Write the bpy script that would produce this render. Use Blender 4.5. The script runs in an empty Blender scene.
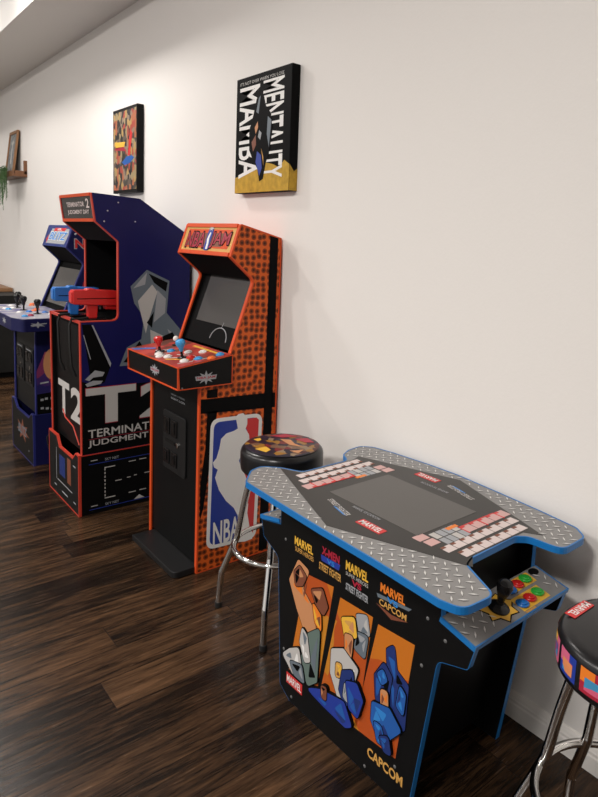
import bpy, bmesh, math, random
from mathutils import Vector
random.seed(7)
C = bpy.context.scene.collection
PI = math.pi
V = Vector

# ------------------------------------------------------------------ materials
def mat(name, col, rough=.5, metal=0., spec=.5, coat=0.):
    m = bpy.data.materials.new(name); m.use_nodes = True
    b = m.node_tree.nodes['Principled BSDF']
    b.inputs['Base Color'].default_value = (*col, 1)
    b.inputs['Roughness'].default_value = rough
    b.inputs['Metallic'].default_value = metal
    b.inputs['Specular IOR Level'].default_value = spec
    b.inputs['Coat Weight'].default_value = coat
    return m

def nodes(m):
    nt = m.node_tree
    return nt, nt.nodes, nt.links, nt.nodes['Principled BSDF']

def speckle(m, scale, amt, bump=0., detail=3):
    """procedural unevenness: noise drives a slight colour change and a bump"""
    nt, N, L, b = nodes(m)
    tc = N.new('ShaderNodeTexCoord'); nz = N.new('ShaderNodeTexNoise')
    nz.inputs['Scale'].default_value = scale; nz.inputs['Detail'].default_value = detail
    L.new(tc.outputs['Object'], nz.inputs['Vector'])
    col = b.inputs['Base Color'].default_value[:]
    mx = N.new('ShaderNodeMix'); mx.data_type = 'RGBA'
    mx.inputs[6].default_value = tuple(c*(1-amt) for c in col[:3])+(1,)
    mx.inputs[7].default_value = tuple(min(1, c*(1+amt)) for c in col[:3])+(1,)
    L.new(nz.outputs['Fac'], mx.inputs[0]); L.new(mx.outputs[2], b.inputs['Base Color'])
    if bump:
        bp = N.new('ShaderNodeBump'); bp.inputs['Strength'].default_value = bump; bp.inputs['Distance'].default_value = .003
        L.new(nz.outputs['Fac'], bp.inputs['Height']); L.new(bp.outputs['Normal'], b.inputs['Normal'])
    return m

M = {}
M['wall'] = speckle(mat('wall_paint', (.80, .770, .738), .75, spec=.25), 120, .012, .10)
M['ceiling'] = speckle(mat('ceiling_paint', (.82, .80, .77), .85, spec=.2), 60, .01, .1)
M['trimw'] = mat('white_trim_paint', (.80, .77, .73), .35)
M['black'] = speckle(mat('black_laminate', (.0045, .0045, .0047), .45, spec=.15), 30, .2)
M['blackgloss'] = mat('black_gloss_plastic', (.007, .007, .0075), .2, spec=.35)
M['blackmatte'] = mat('black_matte', (.0032, .0032, .0034), .65, spec=.08)
M['charcoal'] = speckle(mat('charcoal_laminate', (.010, .0097, .0093), .5, spec=.16), 25, .15)
M['darkgrey'] = mat('dark_grey_plastic', (.012, .012, .0125), .42, spec=.25)
M['midgrey'] = mat('mid_grey_plastic', (.13, .13, .13), .45)
M['orange_edge'] = mat('orange_red_edging', (.64, .075, .016), .42, spec=.25)
M['red_edge'] = mat('red_edging', (.52, .045, .025), .4)
M['blue_edge'] = mat('bright_blue_edging', (.008, .16, .46), .35)
M['navy_edge'] = mat('navy_edging', (.02, .025, .16), .4)
M['navy'] = speckle(mat('navy_laminate', (.008, .009, .062), .45, spec=.22), 14, .12)
M['t2blue'] = speckle(mat('indigo_laminate', (.008, .008, .080), .42, spec=.22), 8, .12)
M['white'] = mat('white_print', (.78, .77, .75), .5)
M['offwhite'] = mat('off_white_print', (.50, .48, .46), .5)
M['grey'] = mat('grey_print', (.33, .34, .36), .5)
M['slate'] = mat('slate_print', (.13, .16, .19), .5)
M['red'] = mat('red_print', (.60, .025, .025), .4)
M['crimson'] = mat('crimson_print', (.38, .015, .04), .4)
M['royal'] = mat('royal_blue_print', (.015, .04, .30), .45)
M['sky'] = mat('sky_blue_print', (.03, .22, .60), .4)
M['yellow'] = mat('yellow_print', (.80, .46, .05), .45)
M['mustard'] = speckle(mat('mustard_print', (.48, .29, .03), .5, spec=.25), 40, .45)
M['gold'] = mat('gold_print', (.62, .33, .08), .45)
M['orange'] = mat('orange_print', (.78, .20, .02), .45)
M['tan'] = mat('tan_print', (.56, .25, .11), .5)
M['brown'] = mat('brown_print', (.20, .06, .03), .5)
M['teal'] = mat('grey_green_print', (.12, .17, .15), .5)
M['cobalt'] = mat('cobalt_print', (.015, .10, .38), .45)
M['deepblue'] = mat('deep_blue_print', (.012, .03, .16), .45)
M['pink'] = mat('pink_print', (.62, .12, .22), .45)
M['green'] = mat('green_print', (.05, .40, .10), .4)
M['plastic_red'] = mat('red_plastic', (.62, .02, .018), .28)
M['plastic_blue'] = mat('blue_plastic', (.02, .17, .55), .28)
M['plastic_skyblue'] = mat('sky_blue_plastic', (.05, .32, .66), .25)
M['plastic_white'] = mat('white_plastic', (.80, .78, .75), .3)
M['plastic_orange'] = mat('orange_plastic', (.80, .16, .03), .3)
M['plastic_green'] = mat('green_plastic', (.03, .45, .05), .28)
M['chrome'] = mat('chrome', (.75, .74, .72), .10, 1.)
M['steel'] = mat('steel', (.55, .55, .55), .3, 1.)
M['rubber'] = mat('black_rubber', (.01, .01, .01), .7)
M['vinyl'] = mat('black_vinyl', (.008, .008, .009), .28, spec=.4)
M['wood'] = speckle(mat('warm_brown_wood', (.17, .07, .028), .5), 22, .35, .1)
M['woodtan'] = speckle(mat('tan_wood', (.25, .125, .055), .5), 18, .2)
M['leaf'] = speckle(mat('plant_leaf', (.05, .12, .03), .5), 60, .4)
M['pot'] = mat('white_ceramic', (.6, .58, .55), .3)
M['screen'] = mat('dark_screen_glass', (.075, .072, .070), .16, spec=.5)
M['tablescreen'] = mat('table_screen_glass', (.085, .080, .074), .28, spec=.35)
M['tableblack'] = mat('table_smoked_panel', (.026, .024, .022), .30, spec=.3)
M['plate'] = speckle(mat('grey_tread_print', (.235, .23, .225), .42, spec=.3), 35, .18)
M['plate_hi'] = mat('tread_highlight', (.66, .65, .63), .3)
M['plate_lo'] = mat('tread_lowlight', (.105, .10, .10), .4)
M['marquee_glass'] = mat('marquee_panel', (.022, .021, .020), .25, spec=.35)
M['paper'] = mat('pale_print', (.66, .56, .54), .4)
M['paper2'] = mat('pale_rose_print', (.60, .36, .34), .4)
M['lens'] = mat('lamp_lens', (1, 1, 1), .5)
_b = M['lens'].node_tree.nodes['Principled BSDF']
_b.inputs['Emission Color'].default_value = (1, .95, .88, 1); _b.inputs['Emission Strength'].default_value = 12

def mfloor():
    m = mat('dark_wood_planks', (.05, .03, .02), .34, spec=.24)
    nt, N, L, b = nodes(m)
    def math_(op, a, b_=None):
        n = N.new('ShaderNodeMath'); n.operation = op
        for i, x in enumerate((a, b_)):
            if x is None: continue
            if isinstance(x, (int, float)): n.inputs[i].default_value = x
            else: L.new(x, n.inputs[i])
        return n.outputs[0]
    tc = N.new('ShaderNodeTexCoord'); sp = N.new('ShaderNodeSeparateXYZ'); L.new(tc.outputs['Object'], sp.inputs[0])
    px = math_('DIVIDE', sp.outputs[0], .152); ix = math_('FLOOR', px); fx = math_('FRACT', px)
    wn = N.new('ShaderNodeTexWhiteNoise'); wn.noise_dimensions = '1D'; L.new(ix, wn.inputs['W'])
    py = math_('ADD', math_('DIVIDE', sp.outputs[1], 1.22), math_('MULTIPLY', wn.outputs['Value'], 7.3))
    iy = math_('FLOOR', py); fy = math_('FRACT', py)
    cmb = N.new('ShaderNodeCombineXYZ'); L.new(ix, cmb.inputs[0]); L.new(iy, cmb.inputs[1])
    w2 = N.new('ShaderNodeTexWhiteNoise'); w2.noise_dimensions = '3D'; L.new(cmb.outputs[0], w2.inputs['Vector'])
    def grain(sx, sy, detail, rough):
        c = N.new('ShaderNodeCombineXYZ')
        L.new(math_('ADD', math_('MULTIPLY', sp.outputs[0], sx), math_('MULTIPLY', w2.outputs['Value'], 31.)), c.inputs[0])
        L.new(math_('ADD', math_('MULTIPLY', sp.outputs[1], sy), math_('MULTIPLY', ix, 3.7)), c.inputs[1])
        n = N.new('ShaderNodeTexNoise'); n.inputs['Scale'].default_value = 1; n.inputs['Detail'].default_value = detail
        n.inputs['Roughness'].default_value = rough; n.inputs['Distortion'].default_value = .6
        L.new(c.outputs[0], n.inputs['Vector']); return n.outputs['Fac']
    g1 = grain(38, 3.4, 7, .70); g2 = grain(150, 9, 5, .65); g3 = grain(10, 1.6, 3, .5)
    f = math_('ADD', math_('ADD', math_('MULTIPLY', g1, .72), math_('MULTIPLY', g2, .34)), math_('MULTIPLY', g3, .26))
    f = math_('ADD', f, math_('MULTIPLY', math_('SUBTRACT', w2.outputs['Value'], .5), .16))
    r = N.new('ShaderNodeValToRGB'); e = r.color_ramp.elements
    e[0].position = .47; e[0].color = (.0035, .0023, .0017, 1); e[1].position = .90; e[1].color = (.115, .060, .029, 1)
    x = e.new(.59); x.color = (.0125, .0072, .0044, 1); x = e.new(.69); x.color = (.040, .0210, .0105, 1)
    L.new(f, r.inputs[0])
    edge = math_('MINIMUM', math_('MULTIPLY', math_('MINIMUM', fx, math_('SUBTRACT', 1., fx)), .152),
                 math_('MULTIPLY', math_('MINIMUM', fy, math_('SUBTRACT', 1., fy)), 1.22))
    seam = math_('LESS_THAN', edge, .0016)
    mx = N.new('ShaderNodeMix'); mx.data_type = 'RGBA'; mx.inputs[7].default_value = (.008, .005, .004, 1)
    L.new(math_('MULTIPLY', seam, .75), mx.inputs[0]); L.new(r.outputs[0], mx.inputs[6]); L.new(mx.outputs[2], b.inputs['Base Color'])
    rr = math_('ADD', .17, math_('MULTIPLY', g2, .16)); L.new(rr, b.inputs['Roughness'])
    bp = N.new('ShaderNodeBump'); bp.inputs['Strength'].default_value = .5; bp.inputs['Distance'].default_value = .002
    L.new(math_('SUBTRACT', g2, math_('MULTIPLY', seam, .8)), bp.inputs['Height']); L.new(bp.outputs['Normal'], b.inputs['Normal'])
    return m
M['floor'] = mfloor()

def mball():
    """orange print with a basketball's dark pebbles"""
    m = mat('orange_pebble_print', (.6, .1, .02), .45, spec=.22)
    nt, N, L, b = nodes(m)
    tc = N.new('ShaderNodeTexCoord'); sp = N.new('ShaderNodeSeparateXYZ'); cb = N.new('ShaderNodeCombineXYZ')
    L.new(tc.outputs['Object'], sp.inputs[0]); L.new(sp.outputs[1], cb.inputs[0]); L.new(sp.outputs[2], cb.inputs[1])
    vo = N.new('ShaderNodeTexVoronoi'); vo.voronoi_dimensions = '2D'; vo.inputs['Scale'].default_value = 33; vo.inputs['Randomness'].default_value = .38
    L.new(cb.outputs[0], vo.inputs['Vector'])
    r = N.new('ShaderNodeValToRGB'); r.color_ramp.interpolation = 'LINEAR'; e = r.color_ramp.elements
    e[0].position = .0; e[0].color = (.045, .012, .005, 1); e[1].position = .47; e[1].color = (.66, .115, .018, 1)
    x = e.new(.14); x.color = (.06, .014, .005, 1); x = e.new(.22); x.color = (.20, .036, .009, 1); x = e.new(.39); x.color = (.24, .045, .010, 1); x = e.new(.43); x.color = (.60, .10, .015, 1)
    L.new(vo.outputs['Distance'], r.inputs[0]); L.new(r.outputs[0], b.inputs['Base Color'])
    return m
M['pebble'] = mball()

def mart(name, scale, cols, axes=(0, 1), rand=1., stretch=1.):
    """loose patchwork of flat colours: a generic busy print"""
    m = mat(name, (.3, .3, .3), .4)
    nt, N, L, b = nodes(m)
    tc = N.new('ShaderNodeTexCoord'); sp = N.new('ShaderNodeSeparateXYZ'); cb = N.new('ShaderNodeCombineXYZ')
    L.new(tc.outputs['Object'], sp.inputs[0]); L.new(sp.outputs[axes[0]], cb.inputs[0])
    mu = N.new('ShaderNodeMath'); mu.operation = 'MULTIPLY'; mu.inputs[1].default_value = stretch
    L.new(sp.outputs[axes[1]], mu.inputs[0]); L.new(mu.outputs[0], cb.inputs[1])
    nz = N.new('ShaderNodeTexNoise'); nz.inputs['Scale'].default_value = scale*.6; nz.inputs['Detail'].default_value = 2
    L.new(cb.outputs[0], nz.inputs['Vector'])
    ad = N.new('ShaderNodeVectorMath'); ad.operation = 'MULTIPLY_ADD'; ad.inputs[1].default_value = (1.2/scale,)*3
    L.new(nz.outputs['Color'], ad.inputs[0]); L.new(cb.outputs[0], ad.inputs[2])
    vo = N.new('ShaderNodeTexVoronoi'); vo.voronoi_dimensions = '2D'; vo.inputs['Scale'].default_value = scale; vo.inputs['Randomness'].default_value = rand
    L.new(ad.outputs[0], vo.inputs['Vector'])
    se = N.new('ShaderNodeSeparateColor'); L.new(vo.outputs['Color'], se.inputs[0])
    r = N.new('ShaderNodeValToRGB'); r.color_ramp.interpolation = 'CONSTANT'; e = r.color_ramp.elements
    e[0].position = 0; e[0].color = (*cols[0], 1); e[1].position = 1/len(cols); e[1].color = (*cols[1], 1)
    for i in range(2, len(cols)):
        x = e.new(i/len(cols)); x.color = (*cols[i], 1)
    L.new(se.outputs[0], r.inputs[0]); L.new(r.outputs[0], b.inputs['Base Color'])
    return m
M['art_canvas'] = mart('busy_canvas_print', 34, [(.03, .025, .02), (.36, .06, .04), (.42, .27, .10), (.04, .03, .03), (.27, .20, .14), (.06, .05, .04), (.40, .13, .06), (.02, .02, .02), (.33, .25, .13), (.12, .09, .07)], (0, 2), stretch=.8)
M['art_seat'] = mart('busy_seat_print', 34, [(.010, .008, .020), (.16, .015, .015), (.010, .007, .02), (.012, .010, .022), (.30, .14, .02), (.02, .012, .03), (.17, .09, .05), (.010, .008, .022), (.06, .01, .012), (.012, .009, .02), (.26, .18, .11)])
M['art_side'] = mart('busy_comic_print', 26, [(.62, .10, .18), (.75, .42, .03), (.45, .06, .22), (.10, .10, .30), (.70, .25, .10), (.05, .25, .45)], (0, 2))
M['art_deck'] = mart('lavender_deck_print', 14, [(.24, .23, .31), (.31, .30, .36), (.13, .12, .25), (.36, .35, .38)])
M['art_cp'] = mart('red_deck_print', 20, [(.42, .035, .025), (.30, .03, .02), (.50, .06, .04), (.16, .05, .03), (.36, .03, .02)])
M['art_space'] = mart('pink_night_print', 9, [(.02, .015, .10), (.20, .03, .10), (.05, .02, .12), (.32, .06, .10)], (1, 2))
M['art_orange'] = mart('orange_glow_print', 6, [(.50, .105, .010), (.56, .16, .012), (.46, .075, .010), (.55, .21, .018)], (0, 2))
M['art_photo'] = mart('grey_photo_print', 30, [(.16, .18, .19), (.22, .23, .23), (.12, .13, .15), (.27, .27, .26)], (0, 2))

# ------------------------------------------------------------------ mesh building
class MB:
    def __init__(s): s.v = []; s.f = []
    def add(s, vs, fs):
        o = len(s.v); s.v += [V(p) for p in vs]; s.f += [tuple(i+o for i in f) for f in fs]; return s
    def box(s, x0, x1, y0, y1, z0, z1):
        return s.add([(x0,y0,z0),(x1,y0,z0),(x1,y1,z0),(x0,y1,z0),(x0,y0,z1),(x1,y0,z1),(x1,y1,z1),(x0,y1,z1)],
                     [(0,3,2,1),(4,5,6,7),(0,1,5,4),(1,2,6,5),(2,3,7,6),(3,0,4,7)])
    def prism(s, poly, axis, a, b):
        def mk(p, t):
            return {'x': (t, p[0], p[1]), 'y': (p[0], t, p[1]), 'z': (p[0], p[1], t)}[axis]
        n = len(poly)
        return s.add([mk(p, a) for p in poly]+[mk(p, b) for p in poly],
                     [tuple(range(n)), tuple(range(2*n-1, n-1, -1))]+[(i, (i+1) % n, n+(i+1) % n, n+i) for i in range(n)])
    def ring(s, poly, axis, a, b, out=.0015, inset=.006, keep=None):
        """edging: a band round the rim of a board"""
        def mk(p, t):
            return {'x': (t, p[0], p[1]), 'y': (p[0], t, p[1]), 'z': (p[0], p[1], t)}[axis]
        o, i = offset(poly, out), offset(poly, -inset); n = len(poly)
        vs = [mk(p, a) for p in o]+[mk(p, b) for p in o]+[mk(p, a) for p in i]+[mk(p, b) for p in i]
        fs = []
        for k in range(n):
            j = (k+1) % n
            if keep and not keep(((poly[k][0]+poly[j][0])/2, (poly[k][1]+poly[j][1])/2)): continue
            fs += [(k, j, n+j, n+k), (2*n+j, 2*n+k, 3*n+k, 3*n+j), (j, k, 2*n+k, 2*n+j), (n+k, n+j, 3*n+j, 3*n+k)]
        return s.add(vs, fs)
    def tube(s, path, r, n=12, closed=False, caps=True):
        P = [V(p) for p in path]; m = len(P); R = r if isinstance(r, (list, tuple)) else [r]*m
        T = []
        for i in range(m):
            if closed: t = P[(i+1) % m]-P[i-1]
            else: t = P[min(i+1, m-1)]-P[max(i-1, 0)]
            T.append(t.normalized())
        u = T[0].orthogonal().normalized(); vs = []
        for i in range(m):
            u = (u-T[i]*u.dot(T[i])).normalized(); w = T[i].cross(u)
            for k in range(n):
                a = 2*PI*k/n; vs.append(P[i]+(u*math.cos(a)+w*math.sin(a))*R[i])
        fs = []
        for i in range(m if closed else m-1):
            j = (i+1) % m
            for k in range(n):
                l = (k+1) % n; fs.append((i*n+k, i*n+l, j*n+l, j*n+k))
        if caps and not closed: fs += [tuple(range(n))[::-1], tuple((m-1)*n+k for k in range(n))]
        return s.add(vs, fs)
    def lathe(s, prof, c, n=32, U=V((1,0,0)), W=V((0,1,0)), A=V((0,0,1))):
        c = V(c); vs = []; fs = []; m = len(prof)
        for r, z in prof:
            for k in range(n):
                a = 2*PI*k/n; vs.append(c+U*(max(r, 1e-5)*math.cos(a))+W*(max(r, 1e-5)*math.sin(a))+A*z)
        for i in range(m-1):
            for k in range(n):
                l = (k+1) % n; fs.append((i*n+k, i*n+l, (i+1)*n+l, (i+1)*n+k))
        fs += [tuple(range(n))[::-1], tuple((m-1)*n+k for k in range(n))]
        return s.add(vs, fs)
    def flat(s, fr, pts, lift=.0006, thick=None):
        """thin sheet lying on a frame"""
        a = [fr.p(x, y, 0.0001 if thick is None else lift-thick) for x, y in pts]; b = [fr.p(x, y, lift) for x, y in pts]; n = len(pts)
        return s.add(a+b, [tuple(range(n))[::-1], tuple(range(n, 2*n))]+[(i, (i+1) % n, n+(i+1) % n, n+i) for i in range(n)])

def offset(poly, d):
    n = len(poly); A = sum(poly[i][0]*poly[(i+1) % n][1]-poly[(i+1) % n][0]*poly[i][1] for i in range(n))
    sg = 1 if A > 0 else -1; out = []
    for i in range(n):
        p, q, r = V(poly[i-1]), V(poly[i]), V(poly[(i+1) % n])
        e1, e2 = (q-p).normalized(), (r-q).normalized()
        n1, n2 = V((e1.y, -e1.x))*sg, V((e2.y, -e2.x))*sg
        b = n1+n2
        if b.length < 1e-6: b = n1
        b = b/max(.35, b.dot(b)/2) if b.dot(b) > 0 else n1
        out.append((q.x+b.x*d, q.y+b.y*d))
    return out

def rounded(pts, rad, seg=5):
    n = len(pts); out = []
    for i in range(n):
        r = rad[i] if isinstance(rad, (list, tuple)) else rad
        p, q, t = V(pts[i-1]), V(pts[i]), V(pts[(i+1) % n])
        if r <= 0: out.append(tuple(q)); continue
        a, b = (p-q).normalized(), (t-q).normalized(); ang = a.angle(b)
        d = min(r/max(math.tan(ang/2), .05), (p-q).length*.48, (t-q).length*.48)
        A, B = q+a*d, q+b*d
        for k in range(seg+1):
            u = k/seg; w = (A*(1-u)+q*u)*(1-u)+(q*(1-u)+B*u)*u
            out.append(tuple(w))
    return out

def rrect(x0, x1, y0, y1, r, seg=5): return rounded([(x0,y0),(x1,y0),(x1,y1),(x0,y1)], r, seg)
def ellipse(cx, cy, rx, ry, n=20): return [(cx+rx*math.cos(2*PI*k/n), cy+ry*math.sin(2*PI*k/n)) for k in range(n)]
def star(cx, cy, ro, ri, n=8, sx=1., sy=1.):
    return [(cx+sx*(ro if k % 2 == 0 else ri)*math.sin(PI*k/n), cy+sy*(ro if k % 2 == 0 else ri)*math.cos(PI*k/n)) for k in range(2*n)]

class Frame:
    def __init__(s, O, U, W, N): s.O, s.U, s.W, s.N = V(O), V(U).normalized(), V(W).normalized(), V(N).normalized()
    def p(s, x, y, z=0): return s.O+s.U*x+s.W*y+s.N*z
    def sub(s, x, y, deg=0):
        a = math.radians(deg); return Frame(s.p(x, y), s.U*math.cos(a)+s.W*math.sin(a), s.W*math.cos(a)-s.U*math.sin(a), s.N)
def front_frame(y, x0=0, z0=0): return Frame((x0, y, z0), (1,0,0), (0,0,1), (0,-1,0))
def side_frame(x, y0=0, z0=0): return Frame((x, y0, z0), (0,1,0), (0,0,1), (1,0,0))
def top_frame(z, x0=0, y0=0): return Frame((x0, y0, z), (1,0,0), (0,1,0), (0,0,1))

def link(name, b, m, parent=None, base=V((0,0,0)), bevel=0., smooth=False, seg=2):
    me = bpy.data.meshes.new(name); me.from_pydata([tuple(v-base) for v in b.v], [], b.f)
    bm = bmesh.new(); bm.from_mesh(me); bmesh.ops.recalc_face_normals(bm, faces=bm.faces); bm.to_mesh(me); bm.free()
    me.materials.append(m); o = bpy.data.objects.new(name, me); C.objects.link(o)
    if parent: o.parent = parent
    if smooth:
        for p in me.polygons: p.use_smooth = True
        me.set_sharp_from_angle(angle=math.radians(40))
    if bevel:
        md = o.modifiers.new('bevel', 'BEVEL'); md.width = bevel; md.segments = seg; md.limit_method = 'ANGLE'; md.angle_limit = math.radians(35)
    return o

class Thing:
    def __init__(s, name, base, label, cat, group=None, yaw=0.):
        s.base = V(base); s.o = bpy.data.objects.new(name, None); s.o.empty_display_size = .1
        C.objects.link(s.o); s.o.location = base; s.o.rotation_euler = (0, 0, yaw); s.o['label'] = label; s.o['category'] = cat
        if group: s.o['group'] = group
    def part(s, name, b, m, parent=None, label=None, **k):
        o = link(name, b, m, parent or s.o, s.base, **k)
        if label: o['label'] = label
        return o
def tag(o, label, cat, group=None):
    o['label'] = label; o['category'] = cat
    if group: o['group'] = group
def single(name, b, m, base, label, cat, group=None, **k):
    o = link(name, b, m, None, V(base), **k); o.location = base; tag(o, label, cat, group); return o
def struct(name, b, m, **k):
    o = link(name, b, m, **k); o['kind'] = 'structure'; return o

def text_into(b, body, fr, x0, x1, y0, y1, lift=.0012, shear=0., bold=0., spacing=1.):
    """lettering set into the box x0..x1, y0..y1 of a frame"""
    cu = bpy.data.curves.new('t', 'FONT'); cu.body = body; cu.shear = shear; cu.offset = bold; cu.space_character = spacing
    cu.resolution_u = 3; cu.fill_mode = 'FRONT'; cu.space_line = .8; cu.align_x = 'CENTER'
    o = bpy.data.objects.new('t', cu); C.objects.link(o)
    dg = bpy.context.evaluated_depsgraph_get(); me = bpy.data.meshes.new_from_object(o.evaluated_get(dg))
    xs = [v.co.x for v in me.vertices]; ys = [v.co.y for v in me.vertices]
    if xs:
        ax, bx, ay, by = min(xs), max(xs), min(ys), max(ys)
        vs = [fr.p(x0+(v.co.x-ax)/(bx-ax)*(x1-x0), y0+(v.co.y-ay)/max(1e-6, by-ay)*(y1-y0), lift) for v in me.vertices]
        b.add(vs, [tuple(p.vertices) for p in me.polygons])
    bpy.data.objects.remove(o); bpy.data.curves.remove(cu); bpy.data.meshes.remove(me)
    return b
def text(t, parent, body, fr, x0, x1, y0, y1, m, name='lettering', **k):
    return t.part(name, text_into(MB(), body, fr, x0, x1, y0, y1, **k), m, parent)

# ------------------------------------------------------------------ the setting
WY = 1.68
fl = MB().add([(-12,-6,0),(4,-6,0),(4,WY,0),(-12,WY,0),(-12,-6,-.1),(4,-6,-.1),(4,WY,-.1),(-12,WY,-.1)],
              [(0,1,2,3),(7,6,5,4),(0,4,5,1),(1,5,6,2),(2,6,7,3),(3,7,4,0)])
struct('floor', fl, M['floor'])
struct('wall_right', MB().box(-12, 4, WY, WY+.12, -.1, 3.9), M['wall'])
struct('wall_back', MB().box(-12.12, -12, -6, WY+.12, -.1, 3.9), M['wall'])
struct('wall_front', MB().box(4, 4.12, -6, WY+.12, -.1, 3.9), M['wall'])  # unseen end wall, added to cut low-angle light from this side
# ceiling: dropped soffit along the wall, a fascia and the raised ceiling beyond it
SZ, SY, TZ = 2.98, 1.20, 3.42
struct('ceiling', MB().prism([(WY, SZ), (SY, SZ), (SY, TZ), (-6, TZ), (-6, TZ+.1), (WY, TZ+.1)], 'x', -12, 4), M['ceiling'])
bb = [(WY, 0), (WY-.017, 0), (WY-.017, .05), (WY-.0145, .056), (WY-.0145, .064), (WY-.012, .068), (WY-.0095, .076), (WY-.005, .084), (WY, .086)]
struct('baseboard_right', MB().prism(bb, 'x', -12, 4), M['trimw'])

# ------------------------------------------------------------------ small control parts
def stick(t, parent, c, N, h, m_ball, r=.017, bat=True, dust=.022):
    """joystick: dust washer, shaft, grip"""
    N = V(N).normalized(); U = V((1,0,0)); W = N.cross(U)
    j = t.part('joystick', MB().lathe([(dust*1.0, 0), (dust, .003), (.010, .006), (.006, .010), (.0055, h*.5)], c, 20, U, W, N), M['blackgloss'], parent, smooth=True)
    if bat: prof = [(.0065, h*.35), (.009, h*.40), (.011, h*.52), (r*.9, h*.70), (r, h*.82), (r*.92, h*.92), (r*.6, h*.985), (.001, h)]
    else: prof = [(.001, h-2*r)]+[(r*math.sin(a), h-r-r*math.cos(a)) for a in [PI*k/10 for k in range(1, 10)]]+[(.001, h)]
    t.part('grip', MB().lathe(prof, c, 20, U, W, N), m_ball, j, smooth=True)
    return j
def button(t, parent, c, N, m, r=.016, rim=None):
    N = V(N).normalized(); U = V((1,0,0)); W = N.cross(U)
    b = t.part('button', MB().lathe([(r, 0), (r, .004), (r*.9, .006), (r*.72, .006), (r*.72, .004)], c, 20, U, W, N), rim or m, parent, smooth=True)
    t.part('plunger', MB().lathe([(r*.68, .003), (r*.68, .008), (r*.6, .0098), (r*.2, .0105)], c, 18, U, W, N), m, b, smooth=True)
def bolts(t, parent, fr, pts, r=.005, m='steel'):
    for x, y in pts:
        t.part('bolt', MB().lathe([(r, 0), (r, .0012), (r*.6, .0025)], fr.p(x, y, 0), 12, fr.U, fr.W, fr.N), M[m], parent)

def side_panels(t, prof, xl, xr, th, m_side, m_in, m_edge, inset=.006, keep=None):
    """two upright side boards with edging; returns the right one"""
    r = t.part('side_panel', MB().prism(prof, 'x', xr-th, xr), m_side)
    t.part('edge_trim', MB().ring(prof, 'x', xr-th-.0006, xr+.0006, inset=inset, keep=keep), m_edge, r)
    l = t.part('side_panel', MB().prism(prof, 'x', xl, xl+th), m_in)
    t.part('edge_trim', MB().ring(prof, 'x', xl-.0006, xl+th+.0006, inset=inset, keep=keep), m_edge, l)
    return r, l

# ================================================================== the orange basketball cabinet
XL, XR, TH = -2.940, -2.425, .018
t = Thing('arcade_cabinet', (-2.69, 1.45, 0), 'orange basketball patterned arcade cabinet with black foot platform, third from far end', 'arcade machine', 'arcade cabinets along the wall')
prof = rounded([(1.262, 0), (1.266, .86), (1.405, .88), (1.412, 1.000), (1.524, 1.325), (1.402, 1.428), (1.451, 1.573), (1.668, 1.520), (1.664, 0)],
               [0, 0, 0, 0, .03, .006, .008, .006, 0])
r, l = side_panels(t, prof, XL, XR, TH, M['pebble'], M['black'], M['orange_edge'])
S = side_frame(XR)
# black seams of the ball
sm = MB()
sm.flat(S, [(1.590, .012), (1.606, 1.530), (1.650, 1.520), (1.638, .012)], .0007)
sm.flat(S, [(1.270, .742), (1.270, .806), (1.600, .796), (1.600, .724)], .0007)
sm.flat(S, [(1.640, .722), (1.640, .794), (1.660, .792), (1.660, .720)], .0007)
sm.flat(S, [(1.300, .808), (1.300, .845), (1.352, .845), (1.352, .806)], .0007)
sm.flat(S, [(1.303, .745), (1.352, .745), (1.335, .62), (1.312, .45), (1.290, .30), (1.274, .25), (1.274, .42), (1.296, .58)], .0007)
t.part('seam_print', sm, M['blackmatte'], r)
# the league badge
Q = lambda pts: [(1.320-.012*v+(.270-.006*v)*u, .712-.010*u-(.612+.004*u)*v) for u, v in pts]
def zq(pts):
    out = []
    for x, y in pts:
        tt = (y-140)/430; xl_, xr_ = 315-10*tt, 500-20*tt; u = (x-xl_)/(xr_-xl_); top, bot = 165-40*u, 590-30*u
        out.append((u, (y-top)/(bot-top)))
    return Q(out)
bd = t.part('badge', MB().flat(S, rounded(Q([(0,0),(1,0),(1,1),(0,1)]), .045, 6), .0016), M['white'], r)
t.part('badge_field', MB().flat(S, rounded(Q([(.06,.028),(.93,.028),(.93,.972),(.06,.972)]), .034, 6), .0021), M['royal'], bd)
rd = [(.60,.03),(.88,.03),(.93,.05),(.93,.95),(.88,.97),(.78,.97),(.70,.80),(.66,.62),(.58,.45),(.62,.30),(.70,.25),(.70,.12)]
t.part('badge_field', MB().flat(S, Q(rd), .0026), M['red'], bd, label='red half of the badge')
sil = [(404,163),(401,150),(411,139),(428,134),(443,146),(443,168),(437,184),(450,203),(452,225),(440,245),(424,268),(414,292),(424,318),(440,345),(446,372),(440,405),(450,440),(447,470),(456,520),(470,545),(466,562),(440,570),(398,570),(400,545),(412,500),(413,480),(398,452),(370,428),(345,392),(331,352),(340,325),(327,318),(323,303),(335,288),(345,255),(350,225),(368,206),(395,195),(409,186)]
t.part('player_silhouette', MB().flat(S, zq(sil), .0031), M['white'], bd)
text(t, bd, 'NBA', S, 1.340, 1.478, .112, .225, M['white'], lift=.0036, bold=.02)
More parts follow.
